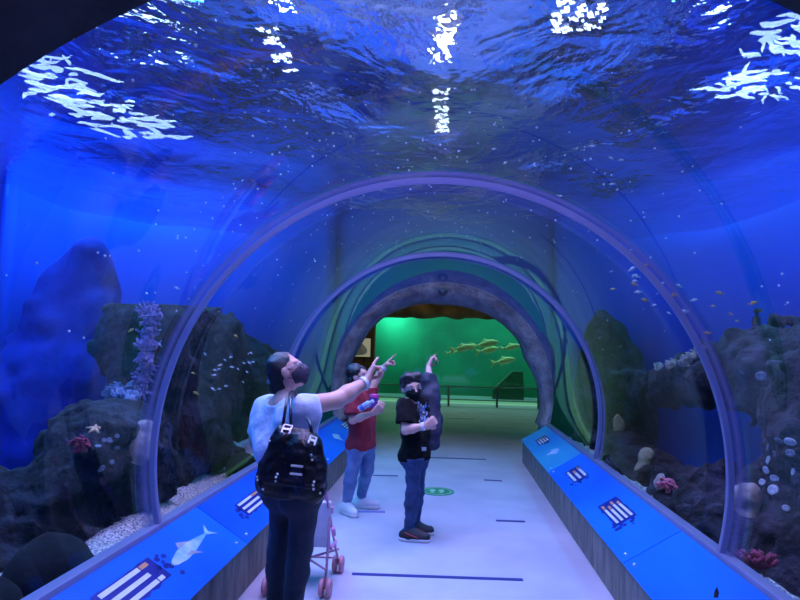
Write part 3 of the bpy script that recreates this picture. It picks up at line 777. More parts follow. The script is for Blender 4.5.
def coral(B, x, y, r, m, label, cat='coral', name='coral', n=34, flat=0.5, sd=0):
    h = hit(B, x, y)
    if not h: print('MISS', label); return
    rn = random.Random(sd); bm = bmesh.new(); ball(bm, (0, 0, 0), (r * .8, r * .6, r * flat * .8))
    for i in range(n):
        a, t = rn.uniform(0, 6.28), rn.uniform(0, 1) ** .6
        p = Vector((r * t * math.cos(a), r * .7 * t * math.sin(a), r * flat * math.sqrt(max(0, 1 - t * t)) * .7))
        q = p + Vector((p.x * .25, p.y * .25, r * flat * .6)); tube(bm, [p * .6, p, q], [r * .14, r * .13, r * .09], 6)
    o = obj(name, bm, m, smooth=True); o.matrix_world = Matrix.Translation(h[0]) @ face_mat(h[1]); tag(o, label, cat); return o
M_red = mat('crimson coral', srgb(112, 36, 62), srgb(136, 50, 76), rough=0.9)
M_pink = mat('pink coral', srgb(214, 110, 136), srgb(232, 140, 160), rough=0.9)
M_lilac = mat('lilac coral', srgb(112, 100, 168), srgb(160, 146, 200), rough=0.9, scale=14, bump=0.6)
coral(BL, 82, 444, 0.072, M_red, 'dull red bushy coral on the left rock below the starfish', sd=1)
coral(BR, 668, 484, 0.085, M_pink, 'pink coral at the foot of the arch hole', sd=2)
for x, y in ((757, 562),):
    o = coral(BR, 760, 540, 0.1, M_red, 'dark red coral on the gravel at lower right', sd=3)
    if o: o.matrix_world = Matrix.Translation(PZ(x, y, 0.42))
def lump(B, x, y, r, m, label, name='sponge', cat='sponge', sd=0, el=1.5, dflt=None):
    h = hit(B, x, y, dflt)
    if not h: print('MISS', label); return
    o = blob(name, [ell((0, 0, 0), (r * .8, r * .5, r * el), k=.02), ell((r * .25, 0, r * .7), (r * .65, r * .5, r * .7), k=.05), ell((-.2 * r, 0, -r * .7), (r * .75, r * .5, r * .6), k=.05)], max(.008, r * .12), m, loc=h[0], noise=[(r * .18, 1.2 / r, 20 + sd), (r * .06, 4 / r, 21)])
    tag(o, label, cat)
M_spy = mat('yellowish sponge', srgb(150, 140, 112), srgb(186, 176, 140), rough=0.9, scale=9, bump=0.5)
M_spp = mat('pale rock coral', srgb(150, 145, 140), srgb(200, 192, 178), rough=0.9, scale=10, bump=0.6)
lump(BL, 142, 442, 0.1, M_spp, 'pale double-lobed sponge on the left rock beside the big rib', sd=1)
lump(BL, 12, 468, 0.085, mat('pale blue sponge', srgb(120, 160, 200), srgb(160, 190, 220), rough=.9), 'pale blue sponge on the left rock at the photo edge', sd=2)
lump(BR, 645, 462, 0.1, M_spy, 'yellowish sponge left of the arch hole', sd=3)
lump(BR, 743, 508, 0.125, M_spp, 'pale knobbly coral lump below the limpets', 'coral_lump', 'coral', sd=4)
lump(BR, 618, 430, 0.09, M_spy, 'slim yellow tube sponge at the far foot of the arch', 'tube_sponge', 'sponge', sd=5, el=2.2)
lump(BR, 660, 482, 0.05, M_spp, 'small pale stone coral left of the pink coral', 'coral_lump', 'coral', sd=6, el=1)
h = hit(BR, 628, 427)
if h:
    bm = bmesh.new(); ball(bm, (0, 0, 0), 0.035); rn = random.Random(5)
    for i in range(60):
        d = Vector((rn.gauss(0, 1), rn.gauss(0, 1), rn.gauss(0, 1))).normalized(); tube(bm, [d * .02, d * .085], [.006, .001], 5)
    tag(obj('sea_urchin', bm, mat('violet urchin', srgb(46, 44, 120), rough=.6), loc=h[0]), 'small violet sea urchin on the arch rock', 'sea urchin')
# limpets and anemones
def shells(B, pts, label, group, sd, m):
    rn = random.Random(sd); proto = None
    for x, y, r in pts:
        h = hit(B, x, y)
        if not h: continue
        if proto is None:
            bm = bmesh.new(); lathe(bm, [(1, -.2), (1.0, .1), (.8, .28), (.45, .36), (.38, .26), (.1, .22)], 16); o = obj('limpet', bm, m, smooth=True); proto = o
        else:
            o = proto.copy(); COL.objects.link(o)
        R = h[0].y * r * .85 / FPX
        o.matrix_world = Matrix.Translation(h[0]) @ face_mat(h[1]) @ Matrix.Diagonal((R, R * rn.uniform(.75, 1), R * .7, 1))
        tag(o, label, 'limpet', group)
M_lim = mat('pale limpet shell', srgb(150, 170, 190), srgb(200, 210, 220), rough=.7, scale=2.5, bump=.3)
M_limd = mat('dull limpet shell', srgb(70, 84, 108), srgb(110, 126, 150), rough=.8, scale=2.5, bump=.3)
shells(BR, [(790, 442, 6.5), (768, 460, 5), (766, 470, 4.5), (775, 478, 5.5), (773, 490, 7), (793, 472, 5), (786, 508, 4), (762, 482, 4), (757, 492, 3.5)], 'pale round limpet shell in the cluster on the right rock', 'limpets on the right rock', 1, M_lim)
shells(BR, [(779, 441, 5), (768, 447, 4.5), (775, 454, 5), (790, 453, 5.5), (742, 372, 3), (761, 376, 6)], 'dull half-covered limpet shell on the right rock', 'dull limpets on the right rock', 2, M_limd)
shells(BL, [(98, 446, 4), (102, 468, 4.5), (112, 462, 3.5), (100, 470, 3), (110, 440, 4), (117, 436, 3.5), (117, 448, 3.5), (104, 440, 3)], 'grey limpet shell in the patch beside the starfish', 'limpets on the left rock', 3, M_limd)
# lilac coral ridge on the left rock
for i, (x, y) in enumerate(((147, 312), (151, 322), (148, 333), (150, 345), (146, 356), (147, 367), (142, 379), (140, 391), (155, 316), (144, 345))):
    o = coral(BL, x, y, 0.085, M_lilac, 'lilac branching coral on the ridge of the left rock', sd=30 + i, n=18, flat=.9)
    if o: o['group'] = 'lilac corals on the ridge'
for i, (x, y) in enumerate(((118, 388), (126, 392), (133, 386), (121, 397), (130, 399), (112, 392))):
    o = coral(BL, x, y, 0.07, mat('blue grey coral', srgb(92, 120, 160), srgb(130, 156, 190), rough=.9) if i == 0 else bpy.data.materials['blue grey coral'], 'blue grey coral tuft on the step of the left rock', sd=50 + i, n=18, flat=.8)
    if o: o['group'] = 'blue grey coral tufts'
for i, (x, y) in enumerate(((658, 365), (664, 362), (674, 360), (684, 359), (690, 356), (696, 352), (702, 345))):
    o = coral(BR, x, y + 4, 0.07, M_spp, 'pale coral tuft along the top edge of the arch', sd=70 + i, n=16, flat=.9)
    if o: o['group'] = 'coral tufts on the arch'

# fish
def fish_mesh(name, deep=.34, thick=.16):
    bm = bmesh.new(); st = [(0, .02), (.08, .42), (.22, .85), (.4, 1), (.6, .75), (.78, .32), (.86, .2)]
    rings = []
    for u, w in st:
        rings.append([bm.verts.new((u - .5, thick / 2 * w * math.cos(a), deep / 2 * w * math.sin(a))) for a in (2 * math.pi * k / 10 for k in range(10))])
    for A, B in zip(rings, rings[1:]):
        for k in range(10): bm.faces.new([A[k], A[(k + 1) % 10], B[(k + 1) % 10], B[k]])
    bm.faces.new(rings[0][::-1]); bm.faces.new(rings[-1])
    Mp = Matrix.Translation((0, .008, 0)) @ Matrix.Rotation(R_(90), 4, 'X')
    prism(bm, [(.33, 0.03), (.52, deep * .5), (.46, 0), (.52, -deep * .5), (.33, -.03)], .016, Mp)
    prism(bm, [(-.2, deep * .4), (.02, deep * .72), (.22, deep * .3)], .016, Mp)
    prism(bm, [(-.02, -deep * .4), (.16, -deep * .66), (.22, -deep * .28)], .016, Mp)
    return bm
def school(pts, Y, Lm, m, label, group, sd, name='small_fish', cat='fish'):
    rn = random.Random(sd); proto = None
    for x, y, px in pts:
        yy = Y + rn.uniform(-.35, .35)
        if proto is None: o = obj(name, fish_mesh(name), m, smooth=True); proto = o
        else: o = proto.copy(); COL.objects.link(o)
        s = px * yy / FPX
        o.location = P(x, y, yy); o.rotation_euler = (0, R_(rn.uniform(-5, 35)), R_(rn.uniform(-30, 30) + (180 if rn.random() < .3 else 0))); o.scale = (s, s, s)
        tag(o, label, cat, group)
M_fw = mat('white fish skin', srgb(205, 215, 230), rough=.35)
M_fo = mat('orange fish skin', srgb(225, 150, 60), srgb(235, 170, 80), rough=.4)
M_fy = mat('yellow fish skin', srgb(205, 175, 80), rough=.4)
school([(632, 269, 9), (636, 276, 9), (635, 281, 7), (638, 292, 8), (662, 284, 8), (679, 286, 9), (684, 312, 11), (654, 305, 5), (694, 300, 7), (631, 250, 4), (669, 313, 5)], 5.6, .1, M_fw, 'small white fish in the loose shoal beside the big rib on the right', 'white fish on the right', 1)
school([(645, 266, 8), (634, 284, 7), (674, 295, 10), (719.6, 293, 9), (753, 303, 9), (707, 333, 8), (731, 314, 5), (713, 306, 5)], 5.2, .1, M_fo, 'small orange fish above the rock arch on the right', 'orange fish on the right', 2)
school([(645, 300, 8), (613, 289, 6), (737, 321, 5)], 5.6, .1, M_fy, 'small yellow fish among the shoal on the right', 'yellow fish on the right', 3)
school([(592, 146, 6), (611, 158, 6), (621, 160, 6), (612, 184, 6), (505, 163, 6), (535, 166, 5), (494, 149, 5), (560, 196, 5)], 4.3, .1, M_fw, 'tiny pale fish swimming close above the tunnel vault', 'pale fish above the vault', 4)
school([(177, 288, 6), (205, 354, 5), (220, 365, 5), (215, 370, 5), (219, 369, 4), (214, 375, 5), (231, 357, 5), (232, 367, 5), (249.5, 363, 5), (213, 389, 6), (219, 389, 5), (226, 386, 5), (251, 353, 4), (244, 363, 4), (253, 362, 4), (238, 369, 4), (160, 330, 5), (160, 345, 6), (225, 360, 4), (247, 372, 4), (243, 382, 4)], 4.6, .1, M_fw, 'small white fish in the shoal before the left rock', 'white fish on the left', 5)
school([(131, 330, 7), (196, 393, 7), (236, 336, 6), (193, 373, 5)], 4.0, .1, M_fy, 'small yellowish fish near the left rock', 'yellow fish on the left', 6)
M_jack = mat('pale jack fish', srgb(200, 230, 150), srgb(235, 245, 190), rough=.35, scale=6)
for i, (x, y, px, rz) in enumerate(((463, 348, 24, 185), (486, 344, 26, 175), (488, 350, 22, 178), (511, 347, 20, 178), (504, 361, 24, 182), (452, 352, 12, 200))):
    lab = ['pale green jack fish leading toward the left in the far tank', 'largest uppermost jack fish in the far green tank', 'jack fish just below the uppermost one in the green tank', 'rightmost jack fish of the row in the green tank', 'lowest lone jack fish in the green tank', 'smallest jack fish at the left end of the school'][i]
    e = empty('jack_fish', P(x, y, WY + 1.0 + .1 * i), lab, 'fish', 'jack fish in the green tank')
    bm = fish_mesh('b', .3, .16); o = obj('body', bm, M_jack, e, smooth=True)
    bm = bmesh.new(); prism(bm, [(.38, .02), (.62, .2), (.5, 0), (.6, -.2), (.38, -.02)], .012, Matrix.Translation((0, .006, 0)) @ Matrix.Rotation(R_(90), 4, 'X')); obj('tail_fin', bm, M_jack, e)
    s = px * (WY + 1) / FPX; e.scale = (s, s, s); e.rotation_euler = (0, R_(12), R_(rz))

# ================================================================== PEOPLE
def frame(f, up=(0, 0, 1)):
    f = unit(f); r = unit(np.cross(f, up)); u = np.cross(r, f); return r, f, u
M_skin = mat('skin', srgb(226, 178, 160), srgb(214, 160, 144), rough=0.5, scale=6)
M_hair = mat('dark hair', srgb(20, 16, 18), srgb(36, 28, 28), rough=0.45, scale=10, stretch=(6, 6, 1), bump=0.4, bscale=30)
M_mask = mat('black face mask', srgb(8, 8, 12), rough=0.9, spec=0.2)
M_maskp = mat('patterned dark mask', srgb(22, 20, 34), srgb(62, 52, 74), rough=0.8, scale=34)
M_eyew = mat('eye white', srgb(225, 225, 230), rough=0.3)
M_iris = mat('dark iris', srgb(30, 18, 14), rough=0.2)
M_band = mat('white wristband', srgb(220, 225, 235), rough=0.5)
M_blouse = mat('pale blue blouse', srgb(188, 202, 232), srgb(206, 216, 240), rough=0.8, scale=9, bump=0.5, bscale=14)
M_jeans = mat('dark jeans', srgb(16, 22, 42), srgb(24, 32, 56), rough=0.85, scale=14, bump=0.3)
M_jeansm = mat('blue jeans', srgb(24, 46, 84), srgb(42, 68, 112), rough=0.85, scale=9, bump=0.35)
M_jeansl = mat('light jeans', srgb(84, 112, 156), srgb(118, 146, 186), rough=0.85, scale=9, bump=0.35)
M_tee = mat('black tee', srgb(6, 6, 9), srgb(10, 10, 13), rough=0.95, bump=0.3, spec=0.15)
M_maroon = mat('maroon tee', srgb(128, 22, 40), srgb(146, 30, 48), rough=0.85, bump=0.3)
M_navyj = mat('navy jacket', srgb(9, 12, 38), srgb(15, 20, 52), rough=0.75, scale=9, bump=0.5)
M_sole = mat('white sole', srgb(215, 215, 222), rough=0.6)
M_shoeb = mat('black red sneaker', srgb(20, 20, 28), srgb(28, 26, 34), rough=0.7)
M_redtrim = mat('red trim', srgb(170, 30, 44), rough=0.6)
M_shoew = mat('white sneaker', srgb(205, 208, 216), srgb(222, 224, 230), rough=0.7)

def hand(w, d, pn, side, s, curls, thumb=0.6, k=0.008):
    """w wrist, d pointing direction, pn palm normal, side +1: thumb on the +r side"""
    d = unit(d); pn = unit(np.array(pn) - d * (np.array(pn) @ d)); r = np.cross(d, pn) * side
    w = np.array(w); pr = []
    for q in (-.028, -.01, .01, .028):
        pr.append(cap(w + r * q * .55 * s + d * .006, w + r * q * s + d * .085 * s, .0155 * s, .013 * s, k=.015))
    L = [(.042, .026, .02), (.046, .029, .022), (.043, .027, .02), (.034, .02, .017)]
    for i, q in enumerate((.03, .0105, -.0095, -.029)):
        p = w + r * q * s + d * .085 * s; a = 0
        for j, l in enumerate(L[i]):
            a += curls[i] * (1.0 if j else .9)
            nd = d * math.cos(a) + pn * math.sin(a)
            p2 = p + nd * l * s
            pr.append(cap(p, p2, (.0095 - .0008 * j) * s, (.0088 - .0008 * j) * s, k=k)); p = p2
    p = w + r * .028 * s + d * .03 * s
    for j, l in enumerate((.04, .03, .025) if thumb < .8 else (.032, .022, .016)):
        nd = unit(d * .75 + r * (.75 - .35 * j) + pn * (thumb + .25 * j)) if thumb < .8 else unit(d * (.7 - .1 * j) + r * (.35 - .45 * j) + pn * (.75 + .1 * j))
        p2 = p + nd * l * s; pr.append(cap(p, p2, (.013 - .0015 * j) * s, (.0115 - .0015 * j) * s, k=.01)); p = p2
    return pr

def head_prims(c, f, s, up=(0, 0, 1)):
    """c centre of the skull, f facing"""
    r, f, u = frame(f, up); F = np.array([r, f, u]); at = lambda x, y, z: np.array(c) + (r * x + f * y + u * z) * s
    pr = [ell(at(0, -.012, .03), np.array((.074, .092, .085)) * s, F, k=.03), ell(at(0, .025, -.035), np.array((.060, .066, .078)) * s, F, k=.04),
          cap(at(0, .062, -.085), at(0, .058, -.088), .03 * s, k=.03),                       # chin
          cap(at(0, .088, .005), at(0, .108, -.03), .010 * s, .016 * s, k=.015),              # nose
          cap(at(-.02, .088, -.066), at(.02, .088, -.066), .010 * s, k=.012),                 # lips
          cap(at(-.045, .078, .022), at(.045, .078, .022), .011 * s, k=.02)]                  # brow
    for e in (-1, 1):
        pr.append(ell(at(e * .076, -.005, -.012), np.array((.012, .022, .034)) * s, F, k=.006))
    return pr, (r, f, u, at, F)

def eyes(parent, hf, s, org):
    r, f, u, at, F = hf
    for e in (-1, 1):
        bm = bmesh.new(); c = at(e * .032, .079, .002)
        ball(bm, Vector(c - org), .0135 * s); o = obj('eye', bm, M_eyew, parent, smooth=True)
        bm = bmesh.new(); ball(bm, Vector(c + f * .0085 * s - org), .0075 * s); obj('iris', bm, M_iris, o, smooth=True)

def mask_part(parent, hf, s, org, m, h=.005):
    r, f, u, at, F = hf
    pr = [ell(at(0, .03, -.04), np.array((.064, .070, .064)) * s, F, k=.03), cap(at(0, .085, -.008), at(0, .108, -.04), .010 * s, .014 * s, k=.025), cap(at(0, .066, -.09), at(0, .092, -.06), .022 * s, k=.03)]
    cuts = [(at(0, .1, .0), u * 1 - f * .35), (at(0, .028, 0), -f + u * .1)]
    o = blob('face_mask', pr, h, m, parent, org=org, inf=.005, pad=.02, cuts=cuts)
    for e in (-1, 1):
        bm = bmesh.new()
        tube(bm, [Vector(at(e * x, y, z) - org) for x, y, z in ((.064, .045, -.012), (.075, .01, .012), (.082, -.02, .004), (.08, -.022, -.025), (.073, .0, -.045), (.062, .04, -.07))], .0025 * s, 6)
        obj('ear_loop', bm, m, o)
    return o

def torso_prims(J, s, wide=1.0, belly=0.0):
    cS = (J['sR'] + J['sL']) / 2; cH = (J['hR'] + J['hL']) / 2
    x = unit(J['sR'] - J['sL']); up = unit(cS - cH); f = np.cross(up, x)
    pr = []
    for sd, e in (('R', 1), ('L', -1)):
        S = J['s' + sd]; Hh = J['h' + sd]
        top = cS + (S - cS) * .58 - up * .085 * s; mid = (cS * .45 + cH * .55) + x * e * .062 * s * wide; bot = cH + x * e * .075 * s * wide
        pr += [cap(top, mid, .098 * s * wide, .092 * s * wide, k=.06), cap(mid, bot + up * .03, .092 * s * wide, .108 * s * wide, k=.06)]
        pr.append(cap(cS + up * .01 * s, S, .05 * s, .052 * s, k=.05))
        pr.append(ell(bot - f * .05 * s, np.array((.09, .09, .1)) * s * wide, k=.05))
    if belly: pr.append(ell(cS * .35 + cH * .65 + f * belly, np.array((.11, .1, .13)) * s * wide, k=.08))
    return pr, (x, f, up, cS, cH)

def arm_prims(J, sd, s, g=1.0):
    return [cap(J['s' + sd], J['e' + sd], .05 * s * g, .039 * s * g, k=.03), cap(J['e' + sd], J['e' + sd] * .65 + J['w' + sd] * .35, .039 * s * g, .040 * s * g, k=.02), cap(J['e' + sd] * .65 + J['w' + sd] * .35, J['w' + sd], .040 * s * g, .026 * s * g, k=.02)]
def leg_prims(J, sd, s, g=1.0):
    K = J['k' + sd]; A = J['a' + sd]
    return [cap(J['h' + sd], K, .085 * s * g, .056 * s * g, k=.04), cap(K, K * .7 + A * .3, .056 * s * g, .056 * s * g, k=.02), cap(K * .7 + A * .3, A, .056 * s * g, .037 * s * g, k=.02)]
def foot_prims(J, sd, s):
    A = J['a' + sd]; T = J['t' + sd]; d = unit((T - A) * np.array([1, 1, 0])); g = np.array([A[0], A[1], 0])
    return [cap(A, g + np.array([0, 0, .045 * s]) - d * .02 * s, .036 * s, .038 * s, k=.03), cap(g - d * .03 * s + np.array([0, 0, .04 * s]), np.array([T[0], T[1], .033 * s]), .034 * s, .028 * s, k=.03)]
def shoes(parent, J, s, org, up_m, sole_m, trim=None):
    for sd in 'RL':
        A = J['a' + sd]; T = J['t' + sd]; d = unit((T - A) * np.array([1, 1, 0])); n = np.array([-d[1], d[0], 0]); g = np.array([A[0], A[1], 0])
        hl = g - d * .05 * s; tt = np.array([T[0], T[1], 0]); z = np.array([0, 0, 1.])
        pr = [cap(hl + z * .05 * s, tt + z * .043 * s, .046 * s, .042 * s, k=.03), cap(g + z * .10 * s, g + z * .05 * s, .047 * s, .05 * s, k=.03), cap(g + z * .09 * s + d * .02, tt * .5 + g * .5 + z * .06 * s, .04 * s, .04 * s, k=.03)]
        sh = blob('shoe', pr, .006, up_m, parent, org=org, pad=.02, cuts=[((0, 0, .016 * s), (0, 0, -1)), (g + z * .125 * s, z)])
        blob('sole', [cap(hl + z * .02, tt + z * .02, .05 * s, .046 * s, k=.02)], .005, sole_m, sh, org=org, pad=.02, cuts=[((0, 0, .003), (0, 0, -1)), ((0, 0, .032 * s), (0, 0, 1))])
        if trim:
            pts = []
            for e in (-1, 1):
                bm = bmesh.new(); tube(bm, [Vector(g + n * e * .052 * s + z * .085 * s - org - d * .03 * s), Vector(g + n * e * .055 * s + d * .05 * s + z * .06 * s - org), Vector(tt * .6 + g * .4 + n * e * .05 * s + z * .045 * s - org)], .006 * s, 6); obj('side_stripe', bm, trim, sh)
            bm = bmesh.new(); 
        bm = bmesh.new()
        for i in range(4):
            c = g * (.75 - i * .12) + tt * (.25 + i * .12) + z * (.103 - .008 * i) * s
            tube(bm, [Vector(c - n * .022 * s - org), Vector(c + z * .006 - org), Vector(c + n * .022 * s - org)], .0035 * s, 5)
        obj('laces', bm, sole_m, sh)
def wristband(parent, e, w, s, org, t=.1, m=None):
    e = np.array(e); w = np.array(w); d = unit(w - e); c = w - d * t * np.linalg.norm(w - e); Mx = Matrix.Translation(Vector(c - org)) @ face_mat(Vector(d))
    bm = bmesh.new(); rr = (.029 + .006) * s
    lathe(bm, [(rr * .9, -.012), (rr * 1.06, -.012), (rr * 1.04, .012), (rr * .9, .012)], 18, Mx)
    return obj('wristband', bm, m or M_band, parent, smooth=False)

# ---------------------------------------------------------------- the woman
org = np.array(PZ(281, 627, 0)); org[2] = 0
D = 3.35
W = {'sR': P(301.5, 407, 3.22), 'sL': P(267, 407, 3.46), 'eR': P(337, 400, 3.36), 'wR': P(366, 382, 3.52), 'eL': P(257, 440, 3.52), 'wL': P(270, 462, 3.62),
     'hR': P(305, 490, 3.24), 'hL': P(287, 490, 3.38), 'kR': P(300, 549, 3.27), 'kL': P(279, 552, 3.42)}
az = P(290, 627, 3.35)
def ankle(x, y, Y): p = P(x, y, Y); return np.array([p[0], p[1], .085])
W['aR'] = ankle(291, 615, 3.30); W['aL'] = ankle(275, 610, 3.44)
fw = unit((.72, .69, 0)); W['tR'] = W['aR'] + fw * .15; W['tL'] = W['aL'] + fw * .15
org = np.array([(W['aR'][0] + W['aL'][0]) / 2, (W['aR'][1] + W['aL'][1]) / 2, 0])
woman = empty('person', Vector(org), 'woman in pale blue blouse and dark jeans pointing up by the left ledge', 'person', 'visitors pointing up at the fish')
hc = P(286.5, 371, 3.34); hp, hf = head_prims(hc, (.90, .15, .47), .94, up=(-.3, 0, 1))
tp, (tx, tf, tu, cS, cH) = torso_prims(W, 1.0, 1.06)
neck = [cap(cS + tu * .0, hf[3](0, -.03, -.06), .055, .05, k=.03)]
hd = P(374, 364.5, 3.58) - W['wR']; hR = hand(W['wR'], hd, (-.15, .3, .85) if False else (.75, .1, -.6), 1, 1.12, [0.06, 1.25, 1.3, 1.3], .9)
body = hp + neck + tp + arm_prims(W, 'R', 1.08, 1.12) + arm_prims(W, 'L', 1.08, 1.1) + leg_prims(W, 'R', .95) + leg_prims(W, 'L', .95) + foot_prims(W, 'R', 1) + foot_prims(W, 'L', 1) + hR + hand(W['wL'], W['wL'] - W['eL'], (0, 1, 0), 1, 1, [.4, .4, .4, .4])
blob('body', body, .0055, M_skin, woman, org=org, pad=.02)
eyes(woman, hf, .94, org)
mask_part(woman, hf, .94, org, M_maskp)
r, f, u, at, F = hf
hairp = [ell(at(0, -.018, .034), (.075, .092, .085), F, k=.03), ell(at(0, -.055, -.05), (.056, .05, .07), F, k=.04), ell(at(0, -.105, -.065), (.036, .034, .04), F, k=.025)]
blob('hair', hairp, .006, M_hair, woman, org=org, pad=.02, noise=[(.006, 28, 30)], cuts=[(at(0, .048, .045), f * 1 + u * -.45), lambda G: .0 - (np.linalg.norm(((G - at(0, .052, -.055)) @ F.T) / np.array((.2, .068, .08)), axis=-1) - 1) * .075])
bm = bmesh.new(); Mx = Matrix.Translation(Vector(at(0, -.13, -.01) - org)); ball(bm, Vector(at(0.01, -.112, -.015) - org), (.022, .022, .018)); obj('hair_clip', bm, mat('grey clip', srgb(130, 130, 170), rough=.4), woman, smooth=True)
gl = bmesh.new()
for e in (-1, 1):
    tube(gl, [Vector(at(e * .034 + .025 * math.cos(a), .098, -.002 + .019 * math.sin(a)) - org) for a in [2 * math.pi * k / 14 for k in range(14)]], .003, 6, closed=True)
    tube(gl, [Vector(at(e * .059, .097, .004) - org), Vector(at(e * .078, .05, .006) - org), Vector(at(e * .08, -.005, .008) - org)], .0028, 6)
tube(gl, [Vector(at(-.01, .1, .002) - org), Vector(at(.01, .1, .002) - org)], .0025, 6)
obj('glasses', gl, mat('light glasses frame', srgb(200, 196, 205), rough=.3), woman)
# blouse: loose, wide neckline, dolman sleeves
aR = unit(W['eR'] - W['sR'])
slv = W['sR'] + (W['eR'] - W['sR']) * .34
bl = [p for p in torso_prims(W, .98, 1.04)[0]] + [clip(cap(W['sR'] - tu * .012, W['sR'] + (W['eR'] - W['sR']) * .62 - tu * .03, .046, .07, k=.05), slv, aR - tu * .25), clip(cap(cS - tu * .14, W['sR'] + (W['eR'] - W['sR']) * .34 - tu * .075, .07, .05, k=.06), slv, aR - tu * .25),
      clip(cap(W['sL'] - tu * .01, W['sL'] + (W['eL'] - W['sL']) * .9, .046, .058, k=.05), W['eL'] * .75 + W['sL'] * .25, W['eL'] - W['sL']), cap(W['sL'] - tu * .12 - tf * .03, cH + tu * .25 - tx * .1 - tf * .05, .05, .09, k=.1)]
nb = hf[3](0, -.0, -.16)
ncen = cS + tu * .065 + tf * .01
def neckcut(G):
    return .098 - np.linalg.norm((G - ncen) * np.array([1, 1, 1.0]), axis=-1)
def foldn(G):
    return None
blob('blouse', bl, .007, M_blouse, woman, org=org, inf=.016, pad=.03, noise=[(.007, 9, 31), (.005, 22, 32)], cuts=[neckcut, (cH + tu * .04, -tu)])
bj = leg_prims(W, 'R', 1, .96) + leg_prims(W, 'L', 1, .96) + [p for p in torso_prims(W, 1.0, 1.06)[0]]
blob('jeans', bj, .007, M_jeans, woman, org=org, inf=.01, pad=.02, noise=[(.006, 14, 33)], cuts=[(cH + tu * .10, tu), ((0, 0, .075), (0, 0, -1))])
shoes(woman, W, 1.0, org, M_shoeb, M_sole)
wristband(woman, W['eR'], W['wR'], 1.15, org, .09)

# ---------------------------------------------------------------- the boy in black
B = {'sR': P(405, 405, 4.95), 'sL': P(424, 402, 5.2), 'eR': P(405.5, 430, 4.88), 'wR': P(424.5, 426, 4.84), 'eL': P(429, 382, 5.28), 'wL': P(428.5, 366, 5.4),
     'hR': P(413, 458, 5.0), 'hL': P(419, 457, 5.14), 'kR': P(413, 492, 5.0), 'kL': P(417, 491, 5.16)}
B['aR'] = ankle(409, 528, 5.07); B['aL'] = ankle(415, 524, 5.24)
B['tR'] = B['aR'] + unit((.99, -.12, 0)) * .145; B['tL'] = B['aL'] + unit((.95, .1, 0)) * .13
org = np.array([(B['aR'][0] + B['aL'][0]) / 2, (B['aR'][1] + B['aL'][1]) / 2, 0])
boy = empty('person', Vector(org), 'boy in a black printed shirt and blue jeans, black mask, raising one arm in mid-floor', 'person', 'visitors pointing up at the fish')
s = .86
hc = P(411.5, 387.5, 5.02); hp, hf = head_prims(hc, (.38, -.92, -.02), 1.0, up=(-.16, 0, 1))
tp, (tx, tf, tu, cS, cH) = torso_prims(B, s, .86)
neck = [cap(cS, hf[3](0, -.02, -.06), .046, .043, k=.03)]
hL = hand(B['wL'], P(432.5, 357, 5.46) - B['wL'], (.9, 0, -.3), 1, .95, [0.1, 1.1, 1.2, 1.2], .9)
hR = hand(B['wR'], P(434, 421, 4.86) - B['wR'], (0.1, 1, .2), -1, .95, [.9, .95, 1.0, 1.0], .5)
body = hp + neck + tp + arm_prims(B, 'R', s, 1.05) + arm_prims(B, 'L', s) + leg_prims(B, 'R', s, .86) + leg_prims(B, 'L', s, .86) + foot_prims(B, 'R', s) + foot_prims(B, 'L', s) + hL + hR
blob('body', body, .006, M_skin, boy, org=org, pad=.02)
eyes(boy, hf, 1.0, org); mask_part(boy, hf, 1.0, org, M_mask)
r, f, u, at, F = hf
for e in (-1, 1):
    bm = bmesh.new(); tube(bm, [Vector(at(e * .016, .093, .02) - org), Vector(at(e * .034, .092, .027) - org), Vector(at(e * .05, .082, .021) - org)], [.003, .0045, .002], 6); obj('eyebrow', bm, M_hair, boy)
blob('hair', [ell(at(0, -.02, .045), (.084, .1, .085), F, k=.03), cap(at(-.05, .05, .095), at(.05, .05, .1), .035, k=.03), ell(at(0, -.06, -.01), (.07, .05, .07), F, k=.03)], .006, M_hair, boy, org=org, pad=.02, noise=[(.012, 26, 34)],
     cuts=[lambda G: -(np.linalg.norm(((G - at(0, .09, -.035)) @ F.T) / np.array((.068, .085, .088)), axis=-1) - 1) * .07, (at(0, 0, -.055), -u)])
aR = unit(B['eR'] - B['sR'])
aR = unit(B['eR'] - B['sR'])
tee = torso_prims(B, s, .9)[0] + [clip(cap(B['sR'], B['eR'] * .78 + B['sR'] * .22, .054, .06, k=.03), B['sR'] + (B['eR'] - B['sR']) * .72, aR), clip(cap(B['sL'], B['eL'], .05, .05, k=.03), B['sL'] * .2 + B['eL'] * .8, B['eL'] - B['sL'])]
tsh = blob('t_shirt', tee, .0065, M_tee, boy, org=org, inf=.015, pad=.02, noise=[(.008, 11, 35), (.005, 24, 36)], cuts=[(cH - tu * .02, -tu), (cS + tu * .055, tu)])
# printed splash on the chest: raised flakes laid on the shirt
def bvh_me(o): return BVHTree.FromPolygons([v.co + Vector(org) for v in o.data.vertices], [tuple(p.vertices) for p in o.data.polygons])
BT = bvh_me(tsh); rn = random.Random(12); bm = bmesh.new()
for i in range(125):
    x = rn.gauss(423.5, 3.0); y = rn.uniform(402, 430); x += (y - 416) * .12
    h = hit(BT, x, y)
    if not h or h[0].y > 5.3: continue
    Mp = Matrix.Translation(h[0] + h[1] * .002 - Vector(org)) @ face_mat(h[1]); a0 = rn.uniform(0, 6); r0 = rn.uniform(.005, .014)
    k0 = len(bm.faces); prism(bm, [(r0 * math.cos(a0 + q) * rn.uniform(.5, 1.3), r0 * math.sin(a0 + q)) for q in (0, 1.2, 2.5, 3.8, 5)], .002, Mp); bm.faces.ensure_lookup_table()
    mi = 0 if rn.random() < .65 else (1 if rn.random() < .7 else 2)
    for fi in range(k0, len(bm.faces)): bm.faces[fi].material_index = mi
obj('print', bm, [mat('blue print', srgb(96, 130, 200), rough=.7), M_white, M_orange], tsh)
